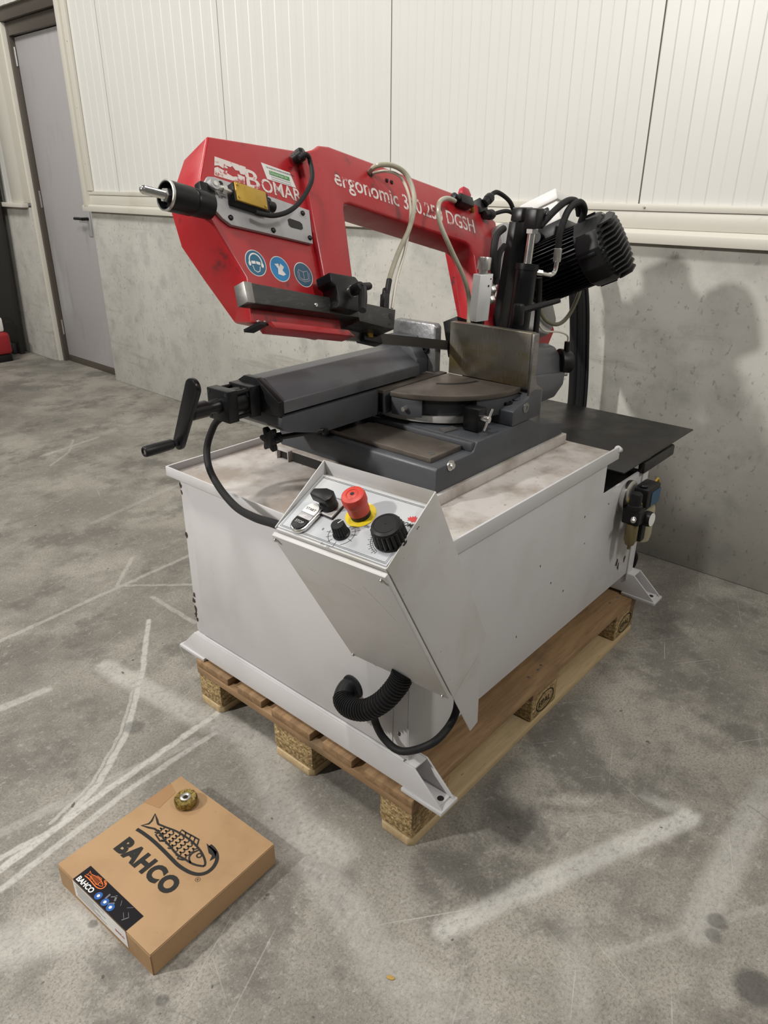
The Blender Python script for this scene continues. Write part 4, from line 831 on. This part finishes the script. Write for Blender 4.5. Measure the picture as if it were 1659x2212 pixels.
m = MB(); m.prism([(-.200, -.090), (-.116, -.088), (-.105, -.100), (-.105, -.158), (-.130, -.170), (-.196, -.166), (-.187, -.150), (-.187, -.118), (-.200, -.112)], .0005, .045, BF); gcl = m.build('guide_clamp', BLACK, saw, bevel=.004)
m = MB(); m.lathe([(.013, 0), (.013, .006)], BF.P(-.142, -.127, .045), BF.z, 18); m.build('clamp_washer', ZINC, gcl)
m = MB(); m.lathe([(.012, .006), (.0125, .03), (.011, .034)], BF.P(-.142, -.127, .045), BF.z, 18); m.cyl(BF.P(-.142, -.127, .072), BF.P(-.105, -.118, .070), .010, .008, n=14); m.build('lever_hub', BLKP, gcl, bevel=.001)
m = MB(); m.tube([BF.P(-.135, -.128, .073), BF.P(-.147, -.150, .080), BF.P(-.168, -.186, .088)], .010, 10, 5, lambda i: .0095 if i < 8 else .0085); m.build('clamp_lever', BLKP, gcl)
# saw blade with teeth
bl0 = V((.245, .456, 1.0755)); bd_ = V((.694 - .471, 0, .990 - 1.0365)).normalized(); bu = V((-bd_.z, 0, bd_.x))
m = MB(); n = 120; step = .62 / n
top_ = []; 
for s_ in (0, 1):
    y = -.0005 + .001 * s_; row = [bl0 + bu * .0135 + V((0, y, 0)), bl0 + bd_ * .62 + bu * .0135 + V((0, y, 0))]
vs = []; fs = []
for i in range(n):
    x0 = i * step; x1 = x0 + step
    b_ = len(vs)
    for y in (-.0005, .0005):
        o_ = bl0 + V((0, y, 0))
        vs += [o_ + bd_ * x0 + bu * .0135, o_ + bd_ * x1 + bu * .0135, o_ + bd_ * x1 - bu * .0095, o_ + bd_ * (x0 + step * .25) - bu * .0135, o_ + bd_ * x0 - bu * .0095]
    fs += [(b_, b_ + 1, b_ + 2, b_ + 3, b_ + 4), (b_ + 9, b_ + 8, b_ + 7, b_ + 6, b_ + 5), (b_, b_ + 5, b_ + 6, b_ + 1), (b_ + 2, b_ + 7, b_ + 8, b_ + 3), (b_ + 3, b_ + 8, b_ + 9, b_ + 4)]
m.add(vs, fs); m.build('saw_blade', pm('blade_steel', (.13, .125, .12), .4, .8), saw, smooth=15)
# second guide block behind the fixed jaw
m = MB(); m.prism([(.36, -.215), (.455, -.215), (.465, -.12), (.37, -.11)], -.07, -.02, BF); m.build('rear_guide_block', BLACK, saw, bevel=.003)
# --- coolant hoses
m = MB(); m.tube([(.517, .592, 1.415), (.518, .565, 1.43), (.558, .547, 1.43), (.59, .529, 1.407), (.59, .505, 1.355), (.547, .483, 1.293), (.500, .480, 1.235), (.462, .472, 1.186), (.430, .456, 1.150)], .0062, 10, 8); m.build('coolant_hose', HOSE, saw, label='clear coolant hose looping from the beam to the blade guide')
m = MB(); m.tube([(.531, .592, 1.413), (.55, .563, 1.418), (.58, .544, 1.406), (.586, .521, 1.366), (.562, .494, 1.314), (.526, .48, 1.24), (.480, .466, 1.178), (.440, .448, 1.112)], .0036, 8, 8); m.build('air_hose', HOSEW, saw)
m = MB(); m.cyl((.453, .468, 1.176), (.424, .452, 1.142), .0072, n=12); m.build('hose_tail', BLKP, saw)
m = MB(); m.tube([(.835, .558, 1.347), (.763, .533, 1.355), (.699, .51, 1.343), (.676, .488, 1.299), (.692, .459, 1.232), (.73, .441, 1.16), (.755, .437, 1.098), (.732, .419, 1.04)], .0062, 10, 8); m.build('coolant_hose', HOSE, saw, label='clear hose from the red tap down behind the fixed jaw')
for x in (.135, .154): screw(BF.P(x, .212, 0), BF.z, .0055, .003, BLACK, bow)
m = MB(); m.disc(.070, .214, .009, BF, .0006, 16); m.build('hose_hole', INK, bow)
# red tap on the beam
tv = BF.at(.470, .222, .0)
m = MB(); m.box((-.035, -.014, .001), (.028, .014, .030), tv); m.cyl(tv.P(-.035, 0, .018), tv.P(-.062, .003, .02), .010, n=14); tap = m.build('coolant_tap', BLKP, saw, bevel=.003)
m = MB(); m.prism([(-.012, .010), (.020, .010), (.030, .022), (.022, .040), (-.004, .042), (-.016, .026)], .008, .026, tv); m.build('tap_lever', REDL, tap, bevel=.003, label='red tap lever')
m = MB(); m.tube([tv.P(.028, 0, .016), tv.P(.045, -.004, .012), tv.P(.058, -.012, .004)], .006, 8, 4); m.build('tap_pipe', BRASS, tap)
# cable glands at the end of the beam
m = MB(); m.prism([(.565, .215), (.61, .215), (.61, .252), (.575, .262)], -.04, .010, BF); m.build('junction_block', BLKP, saw, bevel=.002)
for (x, y, c, dx, dy) in ((.590, .245, .012, .6, .5), (.575, .206, .012, .9, .12)):
    d = (BF.x * dx + BF.y * dy + BF.z * .3); m = MB(); m.lathe([(.013, 0), (.0135, .016), (.015, .017), (.015, .032), (.010, .040)], BF.P(x, y, c), d, 12); m.build('cable_gland', BLKP, saw)
def B_(*abc): return [BF.P(*q) for q in abc]
m = MB(); m.tube(B_((.615, .268, .02), (.65, .285, .03), (.70, .262, .04), (.735, .225, .03)), .007, 8, 8); m.build('motor_cable', RUB, saw)
m = MB(); m.tube(B_((.61, .212, .02), (.66, .222, .045), (.71, .21, .05), (.74, .19, .04)), .006, 8, 8); m.build('motor_cable', RUB, saw)
# --- lifting cylinder, support bar, valve
def vert(y, x0, z0, x1, z1): return V((x0, y, z0)), V((x1, y, z1))
p0, p1 = vert(.35, .874, .985, .901, 1.190); m = MB(); m.lathe([(.030, 0), (.030, (p1 - p0).length - .016), (.0325, (p1 - p0).length - .016), (.0325, (p1 - p0).length), (.012, (p1 - p0).length + .001)], p0, p1 - p0, 30); lc = m.build('lift_cylinder', BLACK, saw)
m = MB(); m.cyl((.901, .35, 1.190), (.911, .35, 1.272), .0115, n=20); m.build('piston_rod', CHROME, lc)
m = MB(); m.lathe([(.017, 0), (.018, .012)], (.911, .35, 1.267), (.12, 0, 1), 6); m.build('rod_nut', ZINC, lc)
ef = F((.912, .35, 1.280), (1, 0, 0), (.1, 0, 1)); m = MB(); m.box((-.019, 0, -.019), (.019, .052, .019), ef); m.build('rod_end', BLACK, lc, bevel=.004)
m = MB(); m.cyl((.935, .35, 1.312), (.975, .36, 1.318), .012, n=14); m.build('rod_pin', BLACK, lc)
bfm = F((.905, .440, .985), (1, 0, 0), (.20, 0, 1)); m = MB(); m.box((-.012, 0, -.012), (.056, .315, .012), bfm); m.build('support_bar', BLACK, saw, bevel=.002)
m = MB(); m.box((.002, .315, -.018), (.058, .352, .018), bfm); m.build('support_head', BLACK, saw, bevel=.003)
m = MB(); m.box((.030, .30, -.012), (.040, .05, .012), bfm) if False else m.box((.0565, .0, -.012), (.062, .312, .020), bfm); m.build('support_edge', BLACK, saw, bevel=.001)
vb = F((.762, .408, 1.048), (.97, -.25, 0), (.09, 0, .996)); m = MB(); m.prism([(-.027, -.019), (.018, -.019), (.027, -.010), (.027, .019), (-.018, .019), (-.027, .010)], 0, .122, F(vb.o, vb.x, V((.25, .97, 0)), vb.y)); val = m.build('valve_block', ALU, saw, bevel=.0015)
vt = vb.P(0, .122, 0)
m = MB(); m.lathe([(.013, 0), (.013, .010), (.018, .011), (.0185, .016), (.0185, .040), (.017, .043)], vt, vb.y, 30); m.build('valve_knob', ZINC, val)
m = MB(); m.cyl(vb.o, vb.o - V(vb.y) * .055, .017, n=20); m.build('valve_base', BLACK, val)
for t, zz in ((.010, .078), (-.004, .052)):
    q = vb.P(.027, zz, 0); m = MB(); m.lathe([(.010, 0), (.013, .003), (.013, .016), (.009, .020)], q, V((1, -.35, .1)), 6); m.build('banjo_fitting', ZINC, val, bevel=.001)
    q2 = q + V((1, -.35, .1)).normalized() * .014; m = MB(); m.tube([q2, q2 + V((.012, .0, .012)), q2 + V((.018, .01, .04))], .0055, 8, 5); m.build('fitting_pipe', ZINC, val)
m = MB(); m.disc(.006, .092, .003, F(vb.P(0, 0, .0), vb.x, vb.y, V((-.25, -.97, 0))), .0195, 10); m.disc(.012, .110, .0022, F(vb.P(0, 0, .0), vb.x, vb.y, V((-.25, -.97, 0))), .0195, 8); m.build('valve_port', INK, val)
m = MB(); m.tube([(.815, .398, 1.160), (.802, .398, 1.195), (.805, .40, 1.235), (.83, .41, 1.265), (.87, .415, 1.28)], .0095, 10, 8); m.build('hydraulic_hose', RUB, saw)
m = MB(); m.tube([(.82, .396, 1.140), (.828, .40, 1.18), (.848, .41, 1.215), (.88, .415, 1.235)], .0085, 10, 8); m.build('hydraulic_hose', RUB, saw)
# hose over the motor to the elbow on the lift cylinder
m = MB(); m.cyl((.922, .335, 1.168), (.940, .325, 1.165), .0085, n=6); m.tube([(.936, .327, 1.165), (.975, .318, 1.158), (.998, .316, 1.166), (1.005, .316, 1.195)], .0065, 10, 6); m.build('elbow_fitting', CHROME, saw)
m = MB(); m.lathe([(.0095, 0), (.0115, .003), (.0115, .035), (.0095, .037)], (1.003, .316, 1.190), (.12, .02, 1), 18); m.build('hose_ferrule', ZINC, saw)
m = MB(); m.tube([(1.006, .317, 1.222), (1.014, .320, 1.27), (1.045, .318, 1.325), (1.085, .308, 1.345), (1.125, .310, 1.325), (1.14, .325, 1.29)], .0095, 12, 8); m.build('hydraulic_hose', RUB, saw)
m = MB(); m.tube([(.955, .352, 1.285), (1.0, .335, 1.325), (1.055, .330, 1.348), (1.11, .330, 1.345), (1.145, .335, 1.31)], .0095, 12, 8); m.build('motor_cable', RUB, saw)
m = MB(); m.tube([(.955, .34, 1.150), (.962, .34, 1.10), (.955, .335, 1.05), (.945, .33, 1.00), (.935, .325, .95)], .0085, 10, 8); m.build('hydraulic_hose', RUB, saw)
m = MB(); m.cyl((.937, .326, .985), (.925, .322, .940), .0095, n=14); m.build('hose_ferrule', HOSEW, saw)
# clamp lever in front of the cylinder
m = MB(); m.lathe([(.014, 0), (.0155, .004), (.0150, .05), (.012, .055)], (.790, .300, 1.045), (0, 0, 1), 20); lv = m.build('bow_lever_hub', BLKP, saw)
m = MB(); m.tube([(.800, .296, 1.082), (.85, .270, 1.092), (.905, .244, 1.102)], .0085, 10, 5, lambda i: .0095 - .0003 * i); m.build('bow_lever', BLKP, lv)
# --- pivot housing with its encoder
hs = [(.300, .800), (.300, .900), (.312, .945), (.335, .972), (.37, .980), (.42, .965), (.42, .800)]
m = MB(); m.loft([V((.78, y, z)) for y, z in hs], [V((1.085 - (.06 if z < .85 else 0), y, z - .035 * (z > .85))) for y, z in hs]); ph = m.build('pivot_housing', HOUS, saw, bevel=.008, seg=3)
m = MB(); m.prism_y([(.78, .80), (1.02, .80), (1.07, .83), (1.075, .868), (.78, .90)], .288, .302); m.build('housing_ledge', HOUS, ph, bevel=.005)
m = MB(); m.prism_y([(.74, .775), (1.0, .775), (1.0, .792), (.74, .80)], .34, .52); m.build('pivot_foot', BLACK, saw)
ec = V((1.082, .318, .893)); ea = V((.80, -.60, -.03))
m = MB(); m.lathe([(.040, 0), (.040, .008), (.034, .010), (.034, .034), (.032, .037), (.009, .037), (.008, .033)], ec, ea, 32); en = m.build('angle_sensor', BLKP, ph)
m = MB(); m.lathe([(.006, 0), (.005, .003)], ec + ea.normalized() * .036, ea, 12); m.build('sensor_screw', ZINC, ph)
m = MB(); m.cyl(ec + ea.normalized() * .022 + V((0, 0, .030)), ec + ea.normalized() * .022 + V((0, 0, .062)), .009, n=12); m.build('sensor_gland', BLKP, ph)
m = MB(); e1 = ec + ea.normalized() * .022 + V((0, 0, .06)); m.tube([e1, e1 + V((-.005, 0, .02)), e1 + V((-.04, .01, .035)), e1 + V((-.10, .03, .045)), e1 + V((-.15, .03, .085))], .0028, 8, 8); m.build('sensor_wire', HOSEW, saw)
m = MB(); m.cyl((1.06, .305, .862), (1.085, .288, .860), .006, n=10); m.build('stop_bolt', ZINC, ph)
# hoses and cable bundle hanging behind
for k, (dx, dy, r) in enumerate(((0, 0, .017), (.017, -.012, .014), (.029, .012, .013), (.040, .0, .006))):
    m = MB(); m.tube([(1.595 + dx * .2, .62 - dx * 1.3 + dy * .3, 1.20), (1.585 + dx * .2, .555 - dx * 1.3 + dy * .3, 1.05), (1.590 + dx * .2, .525 - dx * 1.3 + dy * .3, .83), (1.60 + dx * .2, .512 - dx * 1.3 + dy * .3, .58), (1.60 + dx * .2, .51 - dx * 1.3 + dy * .3, .02)], r, 10, 6); m.build('cable_bundle', RUB, saw)
m = MB(); m.tube([(1.10, .42, 1.06), (1.13, .405, 1.005), (1.19, .39, .985), (1.25, .385, 1.01), (1.30, .385, 1.07), (1.32, .39, 1.13)], .0065, 10, 8); m.build('coolant_return_hose', HOSED, saw)
# --- outlet chute plate and parts below
m = MB(); m.box((.985, .024, .628), (1.535, .80, .632)); m.build('outlet_plate', SHEET, saw, bevel=.001)
m = MB(); m.box((.90, .045, .592), (.905, .80, .700)); m.build('chute_back', BLACK, saw); m = MB(); m.box((.905, .05, .560), (1.18, .80, .565)); m.build('chute_floor', BLACK, saw)
m = MB(); m.box((1.13, .020, .585), (1.37, .042, .622)); m.build('plate_bar', SHEET, saw, bevel=.006)
m = MB(); m.box((1.15, .30, .575), (1.19, .34, .628)); m.box((1.15, .66, .575), (1.19, .70, .628)); m.build('plate_post', BLACK, saw)
# --- air service unit on the tank side
AU = F((0, 0, -.022), (1, 0, 0), (0, 1, 0))
m = MB(); m.lathe([(.047, 0), (.050, .006), (.050, .016), (.044, .020), (.020, .022)], (1.045, .0344, .540), (0, -1, 0), 36); au = m.build('pipe_flange', ZINC, saw)
m = MB(); m.box((.985, -.040, .500), (1.030, .012, .548), AU); reg = m.build('air_regulator', BLKP, saw, bevel=.004)
m = MB(); m.lathe([(.022, 0), (.022, .012), (.018, .014), (.0175, .045), (.015, .049)], AU.P(1.000, -.016, .548), (0, 0, 1), 24); m.build('regulator_knob', BLKP, reg)
m = MB(); m.lathe([(.018, 0), (.0185, -.01), (.0185, -.052), (.013, -.068), (.005, -.072), (.005, -.084), (.002, -.085)], AU.P(1.00, -.018, .500), (0, 0, 1), 22); m.build('filter_bowl', BOWLD, reg)
m = MB(); m.lathe([(.006, 0), (.006, .008), (.008, .010), (.0055, .013), (.008, .016), (.0055, .019), (.0075, .022), (.005, .026)], AU.P(.985, -.026, .528), (-1, -.25, -.15), 14); m.build('air_coupling', CHROME, reg)
gd = V((-.05, -1, .05)); gp = AU.P(1.052, -.034, .505)
m = MB(); m.lathe([(.023, 0), (.0235, .012), (.022, .020), (.0205, .0205)], gp, gd, 26); ga = m.build('pressure_gauge', BLKP, saw)
m = MB(); m.lathe([(.0205, 0), (.0205, .0006)], gp + gd.normalized() * .0206, gd, 26); m.build('gauge_face', PAPER, ga)
m = MB(); m.box((1.036, -.036, .430), (1.066, -.008, .50), AU); m.build('drain_block', BLKP, reg, bevel=.003)
m = MB(); m.box((1.055, -.030, .525), (1.150, .018, .590), AU); oil = m.build('lubricator_head', BLKP, saw, bevel=.004)
m = MB(); m.box((1.085, -.0315, .530), (1.151, -.0302, .575), AU); m.build('blue_label', BLUED, oil)
m = MB(); m.lathe([(.032, 0), (.034, -.01), (.034, -.090), (.030, -.112), (.014, -.120), (.002, -.120)], AU.P(1.098, -.008, .525), (0, 0, 1), 26); m.build('oil_bowl', BOWL, oil)
m = MB(); m.lathe([(.012, 0), (.013, .006), (.010, .009)], AU.P(1.075, -.006, .590), (0, 0, 1), 18); m.build('lubricator_screw', BLKP, oil); m = MB(); m.tube([AU.P(1.150, -.006, .57), AU.P(1.172, -.01, .59), AU.P(1.185, -.01, .565), AU.P(1.18, -.006, .52)], .004, 8, 6); m.build('yellow_tube', BRASS, oil)
m = MB(); m.cyl(AU.P(1.028, -.006, .540), AU.P(1.056, -.006, .545), .012, n=6); m.build('union_nut', BRASS, reg)
m = MB(); m.tube([(1.20, .05, .30), (1.24, .04, .25), (1.25, .06, .18), (1.245, .10, .15)], .007, 8, 8); m.build('tank_cable', RUB, saw)
